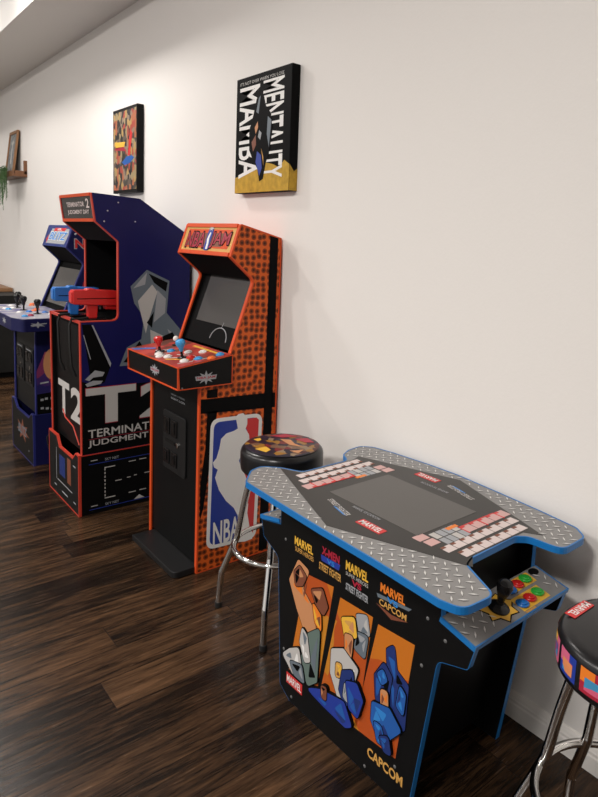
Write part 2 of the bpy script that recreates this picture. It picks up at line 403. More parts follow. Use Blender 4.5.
# insides, front
t.part('back_panel', MB().box(XL+TH, XR-TH, 1.63, 1.655, .01, 1.50), M['blackmatte'])
fp = t.part('front_panel', MB().box(XL+TH, XR-TH, 1.272, 1.29, .03, .86), M['black'])
cd = t.part('coin_door', MB().prism(rrect(-2.79, -2.555, .40, .685, .02), 'y', 1.264, 1.272), M['darkgrey'], fp, bevel=.003)
F = front_frame(1.264)
for x in (-2.745, -2.665):
    for z0, z1 in ((.575, .655), (.43, .50)):
        t.part('coin_slot', MB().box(x-.03, x+.03, 1.258, 1.264, z0, z1).box(x-.012, x+.012, 1.254, 1.258, z0+.015, z1-.012), M['blackgloss'], cd, bevel=.002)
t.part('plate', MB().box(-2.76, -2.66, 1.261, 1.264, .533, .548), M['charcoal'], cd)
t.part('lock', MB().lathe([(.013, 0), (.013, .008), (.006, .009)], (-2.625, 1.264, .545), 16, F.U, F.W, F.N), M['chrome'], cd)
ll = MB(); text_into(ll, 'NBA JAM  1 - 4 PLAYERS', front_frame(1.272), -2.72, -2.58, .765, .775); text_into(ll, 'INSERT COIN', front_frame(1.272), -2.72, -2.58, .748, .757)
t.part('lettering', ll, M['grey'], fp)
pl = t.part('foot_platform', MB().prism(rounded([(-2.905, 1.158), (-2.44, 1.158), (-2.44, 1.275), (-2.905, 1.275)], [.004, .03, 0, 0]), 'z', .0, .028), M['darkgrey'], bevel=.004)
# control box
cpp = [(1.152, .960), (1.158, .864), (1.412, .866), (1.412, .998)]
cb = t.part('control_box', MB().prism(cpp, 'x', -2.942, -2.404), M['black'])
t.part('edge_trim', MB().ring(cpp, 'x', -2.405, -2.4025, .0005, .0035).ring(cpp, 'x', -2.9435, -2.941, .0005, .0035)
       .ring([(-2.942, .961), (-2.404, .961), (-2.404, .864), (-2.942, .864)], 'y', 1.1505, 1.158, .0005, .0035), M['orange_edge'], cb)
N_ = V((0, -.038, .26)).normalized(); Wd = V((0, .26, .038)).normalized()
K = Frame((0, 1.152, .960), (1,0,0), Wd, N_)
def kz(y): return .960+.038/.26*(y-1.152)
def kp(x, y): return V((x, y, kz(y)+.001))
art = t.part('deck_print', MB().flat(K, [(-2.937, .004), (-2.41, .004), (-2.41, .258), (-2.937, .258)], .001), M['art_cp'], cb)
t.part('deck_mark', MB().flat(K, [(-2.93,.012),(-2.84,.095),(-2.82,.088),(-2.89,.012)], .0018), M['plastic_blue'], art, label='blue stripe on the deck')
t.part('deck_mark', MB().flat(K, [(-2.71,.222),(-2.48,.222),(-2.48,.236),(-2.71,.238)], .0018).flat(K, [(-2.60,.03),(-2.5,.10),(-2.49,.095),(-2.58,.03)], .0018), M['yellow'], art, label='yellow stripe on the deck')
lw = MB()
for pts in ([(-2.70,.03),(-2.66,.06),(-2.60,.05),(-2.55,.09)], [(-2.78,.07),(-2.70,.05),(-2.68,.10),(-2.74,.12),(-2.78,.07)], [(-2.62,.10),(-2.54,.14),(-2.45,.13),(-2.43,.19)], [(-2.47,.03),(-2.45,.09),(-2.49,.12)]):
    lw.tube([K.p(x, y, .0012) for x, y in pts], .0022, 6)
t.part('line_print', lw, M['offwhite'], art)
stick(t, cb, kp(-2.745, 1.225), N_, .074, M['plastic_red'], .021)
stick(t, cb, kp(-2.545, 1.240), N_, .086, M['plastic_skyblue'], .022)
stick(t, cb, kp(-2.80, 1.335), N_, .045, M['plastic_white'], .014, False)
for x, y, c in ((-2.617,1.205,'plastic_white'),(-2.484,1.219,'plastic_white'),(-2.609,1.30,'plastic_white'),(-2.555,1.345,'plastic_white'),(-2.70,1.20,'plastic_white'),
                (-2.657,1.185,'plastic_white'),(-2.705,1.262,'plastic_skyblue'),(-2.464,1.277,'plastic_skyblue'),(-2.516,1.265,'plastic_red'),(-2.425,1.318,'plastic_orange'),(-2.445,1.372,'plastic_skyblue')):
    button(t, cb, kp(x, y), N_, M[c], .019)
def emblem(fr, cx, cy, s, parent, sx=1.35):
    e = t.part('emblem', MB().flat(fr, star(cx, cy, .030*s, .013*s, 8, sx, 1.), .0008).flat(fr, [(cx-.045*s,cy-.009*s),(cx+.045*s,cy-.009*s),(cx+.049*s,cy+.009*s),(cx-.049*s,cy+.009*s)], .0009), M['grey'], parent)
    t.part('lettering', text_into(MB(), 'NBA JAM', fr, cx-.042*s, cx+.042*s, cy-.0065*s, cy+.0065*s, lift=.0016, bold=.02), M['crimson'], e)
emblem(side_frame(-2.404), 1.283, .907, 1.05, cb)
emblem(front_frame(1.1518), -2.632, .912, .95, cb)
bolts(t, cb, side_frame(-2.404), [(1.172, .872)], .004, 'midgrey')
# screen, bezel and header
sc_n = V((0, -.310, .112)).normalized()
SF = Frame((0, 1.440, 1.02), (1,0,0), V((0, .112, .310)), V((0, -.310, .112)))
bz = t.part('bezel', MB().flat(SF, [(XL+TH, -.02), (XR-TH, -.02), (XR-TH, .42), (XL+TH, .42)], 0., .012), M['blackmatte'])
t.part('screen', MB().flat(SF, [(-2.86, .085), (-2.475, .085), (-2.475, .335), (-2.86, .335)], .003), M['screen'], bz)
arc = MB().tube([SF.p(-2.60+.075*math.cos(a), .012+.060*math.sin(a), .002) for a in [PI*k/14 for k in range(15)]], .0024, 6)
arc.tube([SF.p(-2.60, .072, .002), SF.p(-2.59, .10, .002)], .0016, 6)
t.part('line_print', arc, M['grey'], bz)
li = side_frame(XL+TH)
t.part('line_print', MB().tube([li.p(1.50, 1.10, .001), li.p(1.49, 1.05, .001), li.p(1.475, 1.0, .001)], .0022, 6).tube([li.p(1.50, 1.40, .001), li.p(1.56, 1.46, .001)], .002, 6), M['grey'], l)
em = MB().flat(SF, star(-2.53, .365, .03, .012, 6, 1.6, .7), .002)
t.part('emblem', em, M['charcoal'], bz)
t.part('canopy_underside', MB().prism([(1.404, 1.430), (1.525, 1.327), (1.60, 1.327), (1.60, 1.345), (1.528, 1.345), (1.41, 1.444)], 'x', XL+TH, XR-TH), M['blackmatte'])
t.part('top_panel', MB().prism([(1.452, 1.570), (1.66, 1.518), (1.66, 1.505), (1.456, 1.556)], 'x', XL+TH, XR-TH), M['orange_edge'])
mq = Frame((XL, 1.402, 1.428), (1,0,0), (0, .049, .145), (0, -.145, .049)); H = math.hypot(.049, .145); Wm = XR-XL
ma = t.part('marquee', MB().flat(mq, [(TH, .004), (Wm-TH, .004), (Wm-TH, H-.004), (TH, H-.004)], .0, .01), M['gold'])
t.part('marquee_rail', MB().flat(mq, [(TH, .0), (Wm-TH, .0), (Wm-TH, .018), (TH, .018)], .006, .01), M['orange_edge'], ma)
t.part('marquee_rail', MB().flat(mq, [(TH, H-.018), (Wm-TH, H-.018), (Wm-TH, H), (TH, H)], .006, .01), M['orange_edge'], ma)
t.part('marquee_print', MB().flat(mq, [(.05, .034), (Wm-.05, .034), (Wm-.05, H-.028), (.05, H-.028)], .0012), M['orange_edge'], ma)
t.part('marquee_print', MB().flat(mq, [(.07, .042), (Wm-.11, .042), (Wm-.075, H-.046), (.10, H-.046)], .0018), M['brown'], ma)
for lift, mm, g in ((.0024, 'blackmatte', .006), (.003, 'crimson', 0)):
    b = MB(); bo = .05 if g else .012
    t.part('lettering', text_into(MB(), 'NBA', mq, .060-g, .242+g, .034-g, H-.042+g, lift=lift, bold=bo), M[mm], ma); t.part('lettering', text_into(MB(), 'JAM', mq, .298-g, .468+g, .034-g, H-.042+g, lift=lift, bold=bo), M[mm], ma)
ct = t.part('badge', MB().flat(mq, rrect(.252, .298, .022, H-.028, .012), .0036), M['royal'], ma)
t.part('player_silhouette', MB().flat(mq, [(.272,.028),(.290,.028),(.286,.06),(.280,.08),(.284,.105),(.276,.112),(.268,.100),(.262,.075),(.270,.055)], .0042), M['white'], ct)
t.part('emblem', MB().flat(mq, star(.275, H-.022, .022, .009, 7, 1.3, .8), .0042), M['offwhite'], ma)

# ================================================================== the tall dark blue cabinet
XL, XR = -3.838, -3.31
t = Thing('arcade_cabinet', (-3.574, 1.35, 0), 'tallest dark blue arcade cabinet with two light guns and T2 lettering', 'arcade machine', 'arcade cabinets along the wall')
prof = rounded([(1.050, .335), (1.047, 1.050), (1.243, 1.050), (1.243, 1.465), (1.126, 1.563), (1.106, 1.708), (1.361, 1.697), (1.652, 1.512), (1.655, .335)],
               [0, 0, .035, .012, .006, .008, .02, .01, 0])
r, l = side_panels(t, prof, XL, XR, TH, M['t2blue'], M['black'], M['red_edge'], .004, lambda m: m[0] < 1.26 and (m[1] < 1.69 or m[0] < 1.11))
S = side_frame(XR)
t.part('lower_print', MB().flat(S, [(1.053, .339), (1.053, .735), (1.16, .70), (1.653, .69), (1.651, .339)], .0006), M['blackmatte'], r)
ts = MB(); text_into(ts, 'T', S, 1.072, 1.340, .498, .695, lift=.0014, bold=.03); text_into(ts, '2', S, 1.362, 1.60, .498, .695, lift=.0014, bold=.03)
tso = MB(); text_into(tso, 'T', S, 1.069, 1.342, .494, .699, lift=.0010, bold=.03); text_into(tso, '2', S, 1.359, 1.602, .494, .699, lift=.0010, bold=.03)
t.part('lettering', tso, M['crimson'], r); t.part('lettering', ts, M['offwhite'], r)
tx = MB(); text_into(tx, 'TERMINATOR 2', S, 1.082, 1.57, .425, .470, bold=.012); text_into(tx, 'JUDGMENT DAY', S, 1.082, 1.56, .370, .412, bold=.012)
t.part('lettering', tx, M['offwhite'], r)
t.part('line_print', MB().flat(S, [(1.085,.4165),(1.57,.4175),(1.57,.4195),(1.085,.4185)], .001), M['crimson'], r)
# loose grey and black shards where the cabinet carries its portrait
ab = t.part('side_print', MB().flat(S, [(1.33,1.14),(1.31,1.23),(1.40,1.32),(1.53,1.26),(1.515,1.08),(1.60,.98),(1.655,.86),(1.652,.80),(1.25,.80),(1.29,.90),(1.37,.94),(1.385,1.06)], .0007), M['slate'], r)
for m_, polys in (('offwhite', [[(1.35,1.15),(1.43,1.24),(1.46,1.20),(1.41,1.04),(1.395,.97)], [(1.42,.99),(1.50,.95),(1.43,.82)]]),
                  ('grey', [[(1.46,1.21),(1.51,1.16),(1.505,1.08),(1.44,1.03)], [(1.30,.83),(1.36,.91),(1.38,.84)], [(1.52,.99),(1.61,.92),(1.58,.84)], [(1.325,1.22),(1.40,1.305),(1.39,1.24)]]),
                  ('blackmatte', [[(1.41,1.30),(1.52,1.25),(1.51,1.20),(1.44,1.25)], [(1.44,.93),(1.55,.97),(1.63,.86),(1.60,.81),(1.47,.81)], [(1.36,.93),(1.40,.86),(1.35,.81),(1.27,.82)], [(1.40,1.03),(1.44,1.09),(1.43,1.0)]])):
    b = MB()
    for p_ in polys: b.flat(S, p_, .0011 if m_ != 'blackmatte' else .0014)
    t.part('side_print', b, M[m_], ab)
b = MB().flat(S, [(1.056,1.035),(1.10,1.035),(1.20,.80),(1.17,.72),(1.10,.70),(1.09,.80)], .0007)
gp = t.part('side_print', b, M['blackmatte'], r)
b = MB().flat(S, [(1.105,1.03),(1.112,1.03),(1.205,.82),(1.20,.80)], .0012).flat(S, [(1.07,.745),(1.12,.79),(1.17,.775),(1.16,.755),(1.11,.752),(1.09,.735)], .0012).flat(S, [(1.07,.72),(1.11,.735),(1.16,.73),(1.15,.715),(1.08,.705)], .0012)
b.flat(S, [(1.062,.98),(1.066,.98),(1.10,.85),(1.096,.85)], .0012)
t.part('side_print', b, M['grey'], gp)
bolts(t, r, S, [(1.245, 1.668), (1.190, 1.622), (1.172, 1.567), (1.335, 1.575)], .0042)
t.part('back_panel', MB().box(XL+TH, XR-TH, 1.61, 1.635, .02, 1.52), M['blackmatte'])
fp = t.part('front_panel', MB().box(XL+TH, XR-TH, 1.075, 1.09, .335, 1.03), M['black'])
t.part('edge_trim', MB().box(XL+TH, XR-TH, 1.049, 1.062, 1.036, 1.05), M['red_edge'], fp)
FF = front_frame(1.075)
tt = MB(); t.part('lettering', text_into(MB(), 'T', FF, -3.79, -3.59, .475, .665, bold=.03), M['offwhite'], fp); t.part('lettering', text_into(MB(), '2', FF, -3.565, -3.36, .475, .665, bold=.03), M['offwhite'], fp)
t.part('kick_trim', MB().tube([(-3.70,1.072,.50),(-3.66,1.072,.46),(-3.52,1.072,.44),(-3.42,1.072,.36)], .0035, 6), M['red_edge'], fp)
cp = t.part('control_deck', MB().box(XL+TH, XR-TH, 1.062, 1.60, 1.018, 1.040), M['blackmatte'])
for x in (-3.62, -3.43):
    t.part('gun_holder', MB().box(x-.04, x+.04, 1.09, 1.21, 1.040, 1.052), M['blackgloss'], cp, bevel=.004)
SF = Frame((0, 1.42, 1.04), (1,0,0), (0, .08, .42), (0, -.42, .08))
bz = t.part('bezel', MB().flat(SF, [(XL+TH, 0), (XR-TH, 0), (XR-TH, .47), (XL+TH, .47)], 0., .012), M['blackmatte'])
t.part('screen', MB().flat(SF, [(-3.79, .06), (-3.36, .06), (-3.36, .36), (-3.79, .36)], .003), M['screen'], bz)
t.part('canopy_underside', MB().prism([(1.128,1.565),(1.245,1.466),(1.56,1.50),(1.56,1.515),(1.25,1.482),(1.136,1.579)], 'x', XL+TH, XR-TH), M['blackmatte'])
t.part('top_panel', MB().prism([(1.107,1.704),(1.361,1.693),(1.645,1.512),(1.645,1.497),(1.358,1.678),(1.110,1.69)], 'x', XL+TH, XR-TH), M['t2blue'])
mq = Frame((XL, 1.126, 1.563), (1,0,0), (0, -.020, .145), (0, -.145, -.020)); H = .1464; Wm = XR-XL
ma = t.part('marquee', MB().flat(mq, [(TH, .004), (Wm-TH, .004), (Wm-TH, H-.004), (TH, H-.004)], -.002, .012), M['marquee_glass'])
t.part('marquee_rail', MB().flat(mq, [(TH, 0), (Wm-TH, 0), (Wm-TH, .016), (TH, .016)], .004, .01), M['orange_edge'], ma)
t.part('marquee_rail', MB().flat(mq, [(TH, H-.016), (Wm-TH, H-.016), (Wm-TH, H), (TH, H)], .004, .01), M['orange_edge'], ma)
b = MB(); text_into(b, 'TERMINATOR', mq, .11, .40, .078, .104, lift=0, bold=.02); text_into(b, '2', mq, .425, .475, .070, .118, lift=0, bold=.02); text_into(b, 'JUDGMENT DAY', mq, .115, .46, .034, .062, lift=0, bold=.02)
t.part('lettering', b, M['paper'], ma)
# riser
rp = rounded([(1.045, 0), (1.045, .335), (1.655, .335), (1.655, 0)], 0)
ri = t.part('riser', MB().prism(rp, 'x', XR-TH, XR).prism(rp, 'x', XL, XL+TH).box(XL+TH, XR-TH, 1.60, 1.615, 0, .33), M['blackmatte'])
kf = [(XL, 0), (XR, 0), (XR, .338), (XR-.05, .340), (XR-.10, .300), (XR-.33, .300), (XR-.38, .355), (XL, .355)]
rf = t.part('riser_front', MB().prism(kf, 'y', 1.032, 1.045), M['charcoal'], ri)
t.part('edge_trim', MB().ring(kf, 'y', 1.0315, 1.0455, .001, .007), M['red_edge'], rf)
t.part('edge_trim', MB().flat(S, [(1.046,.331),(1.655,.331),(1.655,.337),(1.046,.337)], .001), M['red_edge'], ri)
RF = front_frame(1.032)
t.part('front_print', MB().flat(RF, [(-3.64,.14),(-3.54,.14),(-3.54,.255),(-3.64,.255)], .0008), M['deepblue'], rf)
t.part('front_print', MB().flat(RF, [(-3.50,.13),(-3.44,.13),(-3.44,.275),(-3.50,.275)], .0008), M['brown'], rf)
b = MB()
for x0, x1, z0, z1 in ((-3.68,-3.42,.095,.100),(-3.70,-3.695,.095,.28),(-3.40,-3.36,.255,.262),(-3.60,-3.50,.045,.052),(-3.40,-3.36,.05,.056),(-3.74,-3.70,.05,.056)):
    b.flat(RF, [(x0,z0),(x1,z0),(x1,z1),(x0,z1)], .0008)
t.part('line_print', b, M['grey'], rf)
b = MB()
def ln(y0, y1, z0, z1): b.flat(S, [(y0,z0),(y1,z0),(y1,z1),(y0,z1)], .0008)
ln(1.167,1.225,.246,.251); ln(1.167,1.225,.073,.078)
for k in range(8): ln(1.167,1.172,.085+k*.021,.097+k*.021)
for y0, y1, z in ((1.225,1.26,.16),(1.29,1.31,.165),(1.33,1.345,.17),(1.39,1.42,.172),(1.30,1.34,.255),(1.36,1.40,.257),(1.30,1.34,.075),(1.36,1.40,.077),(1.095,1.13,.297),(1.095,1.13,.042)): ln(y0, y1, z, z+.004)
b.flat(S, [(1.33,.030),(1.36,.052),(1.39,.030)], .0008)
t.part('line_print', b, M['offwhite'], ri)
b = MB(); text_into(b, 'SKY NET', S, 1.17, 1.245, .288, .302); text_into(b, 'SKY NET', S, 1.17, 1.245, .034, .048)
t.part('lettering', b, M['grey'], ri)
b = MB(); ln(1.085,1.52,.278,.281); ln(1.085,1.52,.024,.027)
t.part('line_print', b, M['royal'], ri)

# the two light guns lying on the deck of that cabinet
def light_gun(x, y0, m, label):
    g = Thing('light_gun', (x, y0+.12, 1.052), label, 'light gun', 'light guns on the blue cabinet')
    body = rounded([(y0, 1.130), (y0+.235, 1.118), (y0+.245, 1.165), (y0+.235, 1.200), (y0+.12, 1.206), (y0+.11, 1.212), (y0+.08, 1.212), (y0+.07, 1.205), (y0, 1.205)], .012, 3)
    bo = g.part('body', MB().prism(body, 'x', x-.03, x+.03), m, bevel=.004)
    g.part('grip', MB().prism([(y0+.075, 1.135), (y0+.135, 1.135), (y0+.128, 1.052), (y0+.082, 1.052)], 'x', x-.017, x+.017), m, bevel=.005)
    g.part('stock', MB().prism([(y0+.165, 1.135), (y0+.24, 1.130), (y0+.24, 1.095), (y0+.17, 1.100)], 'x', x-.018, x+.018), m, bevel=.004)
    g.part('trigger', MB().prism([(y0+.145, 1.128), (y0+.155, 1.128), (y0+.150, 1.100), (y0+.143, 1.100)], 'x', x-.005, x+.005), M['midgrey'])
    g.part('muzzle', MB().box(x-.022, x+.022, y0-.006, y0, 1.140, 1.195), m, bevel=.003)
    g.part('barrel_groove', MB().box(x+.030, x+.0312, y0+.02, y0+.22, 1.158, 1.162), M['blackmatte'])
    cord = [(x+.01, y0+.085, 1.058), (x+.02, y0+.02, 1.052), (x+.015, y0-.01 if y0 > 1.03 else y0+.03, 1.054)]
    cord += [(x+.012, 1.04, 1.060), (x+.010, 1.026, 1.02), (x+.005, 1.030, .90), (x, 1.038, .80), (x-.01, 1.062, .74)]
    g.part('cord', MB().tube(cord, .006, 8), M['rubber'], smooth=True)
light_gun(-3.425, 1.040, M['plastic_red'], 'red light gun resting on the tall blue cabinet')
light_gun(-3.62, 1.005, M['plastic_blue'], 'blue light gun resting behind the red one')

# ================================================================== the far football cabinet
XL, XR = -4.76, -4.23
t = Thing('arcade_cabinet', (-4.495, 1.37, 0), 'farthest navy arcade cabinet with wide lavender joystick deck', 'arcade machine', 'arcade cabinets along the wall')
prof = rounded([(1.062, .335), (1.066, .90), (1.20, .935), (1.236, .985), (1.366, 1.300), (1.258, 1.405), (1.304, 1.548), (1.62, 1.49), (1.655, 1.45), (1.655, .335)],
               [0, 0, 0, .01, .03, .006, .008, .01, 0, 0])
r, l = side_panels(t, prof, XL, XR, TH, M['navy'], M['black'], M['navy_edge'])
S = side_frame(XR)
t.part('lower_print', MB().flat(S, [(1.07,.36),(1.07,.62),(1.12,.74),(1.20,.76),(1.60,.76),(1.60,.36)], .0006), M['art_space'], r)
t.part('side_print', MB().flat(S, ellipse(1.25, .60, .11, .14), .001), M['crimson'], r)
t.part('side_print', MB().flat(S, ellipse(1.16, .66, .05, .10), .0014), M['tan'], r)
t.part('side_print', MB().flat(S, [(1.07,.338),(1.07,.47),(1.20,.48),(1.62,.46),(1.62,.338)], .0018), M['blackmatte'], r)
b = MB()
for y, z in ((1.09,.425),(1.115,.43),(1.15,.43),(1.09,.37),(1.12,.365),(1.15,.36)): b.flat(S, [(y,z),(y+.018,z),(y+.018,z+.014),(y,z+.014)], .0024)
b.flat(S, [(1.09,.535),(1.14,.54),(1.14,.55),(1.09,.545)], .0024)
t.part('line_print', b, M['grey'], r)
text(t, r, 'NFL', S, 1.312, 1.47, 1.405, 1.46, M['red'], bold=.03, lift=.002)
text(t, r, 'NFL', S, 1.306, 1.476, 1.398, 1.467, M['grey'], bold=.05, lift=.0012)
t.part('line_print', MB().tube([S.p(1.31,1.49,.001),S.p(1.33,1.505,.001),S.p(1.36,1.49,.001),S.p(1.37,1.47,.001)], .006, 6), M['grey'], r)
t.part('side_print', MB().flat(S, [(1.36,1.18),(1.42,1.30),(1.55,1.30),(1.55,1.05),(1.33,1.05)], .0012), M['crimson'], r)
t.part('back_panel', MB().box(XL+TH, XR-TH, 1.61, 1.635, .02, 1.46), M['blackmatte'])
fp = t.part('front_panel', MB().box(XL+TH, XR-TH, 1.075, 1.09, .335, .90), M['charcoal'])
F = front_frame(1.07)
for x0, x1 in ((-4.70, -4.53), (-4.475, -4.305)):
    cd = t.part('coin_door', MB().prism(rrect(x0, x1, .50, .745, .012), 'y', 1.066, 1.075), M['darkgrey'], fp, bevel=.003)
    t.part('coin_slot', MB().box(x0+.02, x0+.075, 1.060, 1.066, .655, .72).box(x0+.095, x0+.15, 1.060, 1.066, .655, .72), M['blackgloss'], cd)
    t.part('coin_slot', MB().box(x0+.02, x0+.075, 1.060, 1.066, .52, .59).box(x0+.095, x0+.15, 1.060, 1.066, .52, .59), M['blackgloss'], cd)
    t.part('lock', MB().lathe([(.012, 0), (.012, .008), (.006, .009)], (x1-.045, 1.066, .62), 14, F.U, F.W, F.N), M['chrome'], cd)
    t.part('line_print', MB().box(x0+.03, x1-.03, 1.0645, 1.066, .73, .734), M['grey'], cd)
# deck for four players
dk = rounded([(-4.94, 1.01), (-4.83, .918), (-4.17, .918), (-4.06, .955), (-4.06, 1.14), (-4.20, 1.262), (-4.79, 1.262), (-4.94, 1.14)], [.02, .02, .03, .03, .02, .02, .02, .02])
dc = t.part('control_deck', MB().prism(dk, 'z', .898, .976), M['navy'], bevel=.003)
t.part('deck_print', MB().prism(offset(dk, -.004), 'z', .9762, .9785), M['art_deck'], dc)
D = front_frame(.918)
for cx in (-4.34, -4.56, -4.76): t.part('emblem', MB().flat(D, star(cx, .940, .028, .011, 6, 2.0, .8), .0008), M['grey'], dc)
D2 = side_frame(-4.06)
b = MB().flat(D2, star(1.04, .940, .026, .010, 6, 1.8, .8), .0008).flat(D2, [(1.00,.935),(1.09,.945),(1.09,.950),(1.00,.941)], .0009)
t.part('emblem', b, M['grey'], dc)
up = (0, 0, 1)
for x, y in ((-4.70, 1.075), (-4.53, 1.075), (-4.30, 1.10), (-4.86, 1.12)):
    stick(t, dc, (x, y, .9785), up, .095, M['blackgloss'], .021, dust=.024)
for x, y, c in ((-4.645,.990,'plastic_white'),(-4.665,1.04,'plastic_white'),(-4.80,1.06,'plastic_white'),(-4.40,1.02,'plastic_white'),(-4.88,1.215,'plastic_orange'),(-4.80,1.19,'plastic_orange'),
                (-4.47,1.125,'plastic_orange'),(-4.55,1.16,'plastic_orange'),(-4.19,1.0,'plastic_skyblue'),(-4.60,1.00,'plastic_skyblue'),(-4.42,1.08,'plastic_blue'),(-4.25,1.17,'plastic_white'),(-4.22,1.04,'crimson'),(-4.36,1.16,'plastic_blue')):
    button(t, dc, V((x, y, .9785)), up, M[c], .019)
SF = Frame((0, 1.245, .972), (1,0,0), (0, .130, .330), (0, -.330, .130))
bz = t.part('bezel', MB().flat(SF, [(XL+TH, .0), (XR-TH, .0), (XR-TH, .44), (XL+TH, .44)], -.015, .012), M['blackmatte'])
t.part('screen', MB().flat(SF, [(-4.71, .05), (-4.28, .05), (-4.28, .31), (-4.71, .31)], -.012), M['screen'], bz)
t.part('canopy_underside', MB().prism([(1.262,1.408),(1.368,1.303),(1.46,1.36),(1.46,1.375),(1.37,1.32),(1.27,1.422)], 'x', XL+TH, XR-TH), M['blackmatte'])
t.part('top_panel', MB().prism([(1.306,1.545),(1.62,1.487),(1.65,1.45),(1.63,1.45),(1.61,1.474),(1.31,1.53)], 'x', XL+TH, XR-TH), M['navy'])
mq = Frame((XL, 1.258, 1.405), (1,0,0), (0, .046, .143), (0, -.143, .046)); H = .150; Wm = XR-XL
ma = t.part('marquee', MB().flat(mq, [(TH, .002), (Wm-TH, .002), (Wm-TH, H), (TH, H)], .001, .012), M['deepblue'])
t.part('marquee_print', MB().flat(mq, [(.06,.02),(Wm-.06,.02),(Wm-.03,.085),(Wm-.05,.125),(.12,.125),(.085,.085)], .0016), M['grey'], ma)
t.part('marquee_print', MB().flat(mq, [(.16,.108),(.40,.108),(.42,.130),(.18,.130)], .0022), M['red'], ma)
text(t, ma, 'NFL', mq, .24, .33, .1115, .1265, M['white'], lift=.0028, bold=.02)
text(t, ma, 'BLITZ', mq, .095, .485, .042, .104, M['white'], lift=.0024, bold=.06, shear=.25)
text(t, ma, 'BLITZ', mq, .105, .475, .046, .100, M['sky'], lift=.0030, bold=.02, shear=.25)
t.part('emblem', MB().flat(mq, star(.07, .05, .03, .014, 4, .8, 1.), .0026), M['red'], ma)
rp = [(1.056, 0), (1.056, .335), (1.655, .335), (1.655, 0)]
ri = t.part('riser', MB().prism(rp, 'x', XR-TH, XR).prism(rp, 'x', XL, XL+TH).box(XL+TH, XR-TH, 1.60, 1.615, 0, .33), M['navy'])
kf = [(XL, 0), (XR, 0), (XR, .338), (XR-.04, .340), (XR-.10, .300), (XR-.40, .300), (XR-.47, .350), (XL, .350)]
rf = t.part('riser_front', MB().prism(kf, 'y', 1.043, 1.056), M['charcoal'], ri)
t.part('edge_trim', MB().ring(kf, 'y', 1.0425, 1.0565, .001, .006), M['navy_edge'], rf)
RF = front_frame(1.043)
b = MB().flat(RF, star(-4.49, .175, .085, .035, 7, 1.9, .9), .0008)
e = t.part('emblem', b, M['brown'], rf)
text(t, e, 'BLITZ', RF, -4.60, -4.38, .145, .205, M['slate'], lift=.0014, bold=.03, shear=.2)
t.part('line_print', MB().flat(RF, ellipse(-4.34,.07,.006,.006,10), .0008), M['grey'], rf)
t.part('power_cord', MB().tube([(-4.222,1.24,.28),(-4.219,1.17,.26),(-4.219,1.12,.18),(-4.219,1.14,.06),(-4.219,1.22,.008)], .004, 8), M['rubber'], smooth=True)

# ================================================================== the two-player table cabinet
YW = math.radians(0.9); BX, BY = -1.268, 1.35
t = Thing('arcade_table', (BX, BY, 0), 'black two player arcade table with blue edges and grey tread plate top', 'arcade table', yaw=YW)
PY, RY = 1.14, 1.56; ZT, ZB = .735, .717
def sym(p): return (2*BX-p[0], 2*BY-p[1])
PANEL = rounded([(-1.524, 0.0), (-.993, 0.0), (-.926, .480), (-.834, .508), (-.820, .562), (-.924, .584), (-.924, .716),
         (-1.605, .716), (-1.605, .584), (-1.715, .562), (-1.701, .508), (-1.612, .47), (-1.580, .03)],
         [.01, 0, .03, .012, 0, 0, 0, 0, 0, 0, .012, .03, .01])
fp = t.part('side_panel', MB().prism(PANEL, 'y', PY, PY+.018), M['black'])
t.part('edge_trim', MB().ring(PANEL, 'y', PY, PY+.018, .001, .0001), M['blue_edge'], fp)
rp = t.part('side_panel', MB().prism(PANEL, 'y', RY-.018, RY), M['black'])
t.part('edge_trim', MB().ring(PANEL, 'y', RY-.018, RY, .001, .0001), M['blue_edge'], rp)
for s in (1, -1):
    pts = [(BX+s*.205, 0.03), (BX+s*.300, .50), (BX+s*.300, .70), (BX+s*.285, .70), (BX+s*.285, .50), (BX+s*.190, 0.03)]
    ep = t.part('end_panel', MB().prism(pts, 'y', PY+.018, RY-.018), M['black'])
    dirn = V((s*.98, 0, -.2))
# tabletop outline
MEAS = [(-1.66, 1.034), (-1.46, 1.029), (-1.268, 1.026), (-1.05, 1.027), (-.830, 1.022), (-.774, 1.036), (-.768, 1.136), (-.893, 1.194), (-.908, 1.235),
        (-.914, 1.430), (-.890, 1.460), (-.792, 1.470), (-.795, 1.585), (-.840, 1.622), (-.966, 1.638), (-1.13, 1.652), (-1.31, 1.664), (-1.435, 1.658), (-1.60, 1.640),
        (-1.690, 1.622), (-1.728, 1.585), (-1.716, 1.517), (-1.688, 1.468), (-1.632, 1.440), (-1.628, 1.236), (-1.700, 1.200), (-1.752, 1.150), (-1.735, 1.100)]
def unyaw(p):
    dx, dy = p[0]-BX, p[1]-BY
    return (BX+dx*math.cos(YW)+dy*math.sin(YW), BY-dx*math.sin(YW)+dy*math.cos(YW))
OUT = rounded([unyaw(p) for p in MEAS], .035, 5)
tp = t.part('tabletop', MB().prism(OUT, 'z', ZB, ZT-.0015), M['plate'])
t.part('edge_trim', MB().ring(OUT, 'z', ZB-.001, ZT-.0005, .003, .0015), M['blue_edge'], tp)
TF = top_frame(ZT-.0015)
f_ = .968
OVL = [(-1.700, 1.200), (-1.268, 1.048), (-.878, 1.192), (-.912, 1.236), (-.912, 1.464), (-.868, 1.492), (-1.268, 1.632), (-1.640, 1.508), (-1.624, 1.466), (-1.624, 1.236)]
ov = t.part('smoked_panel', MB().flat(TF, OVL, .0010), M['tableblack'], tp)
t.part('screen', MB().flat(TF, rrect(-1.444, -1.073, 1.205, 1.466, .004), .0016), M['tablescreen'], ov)
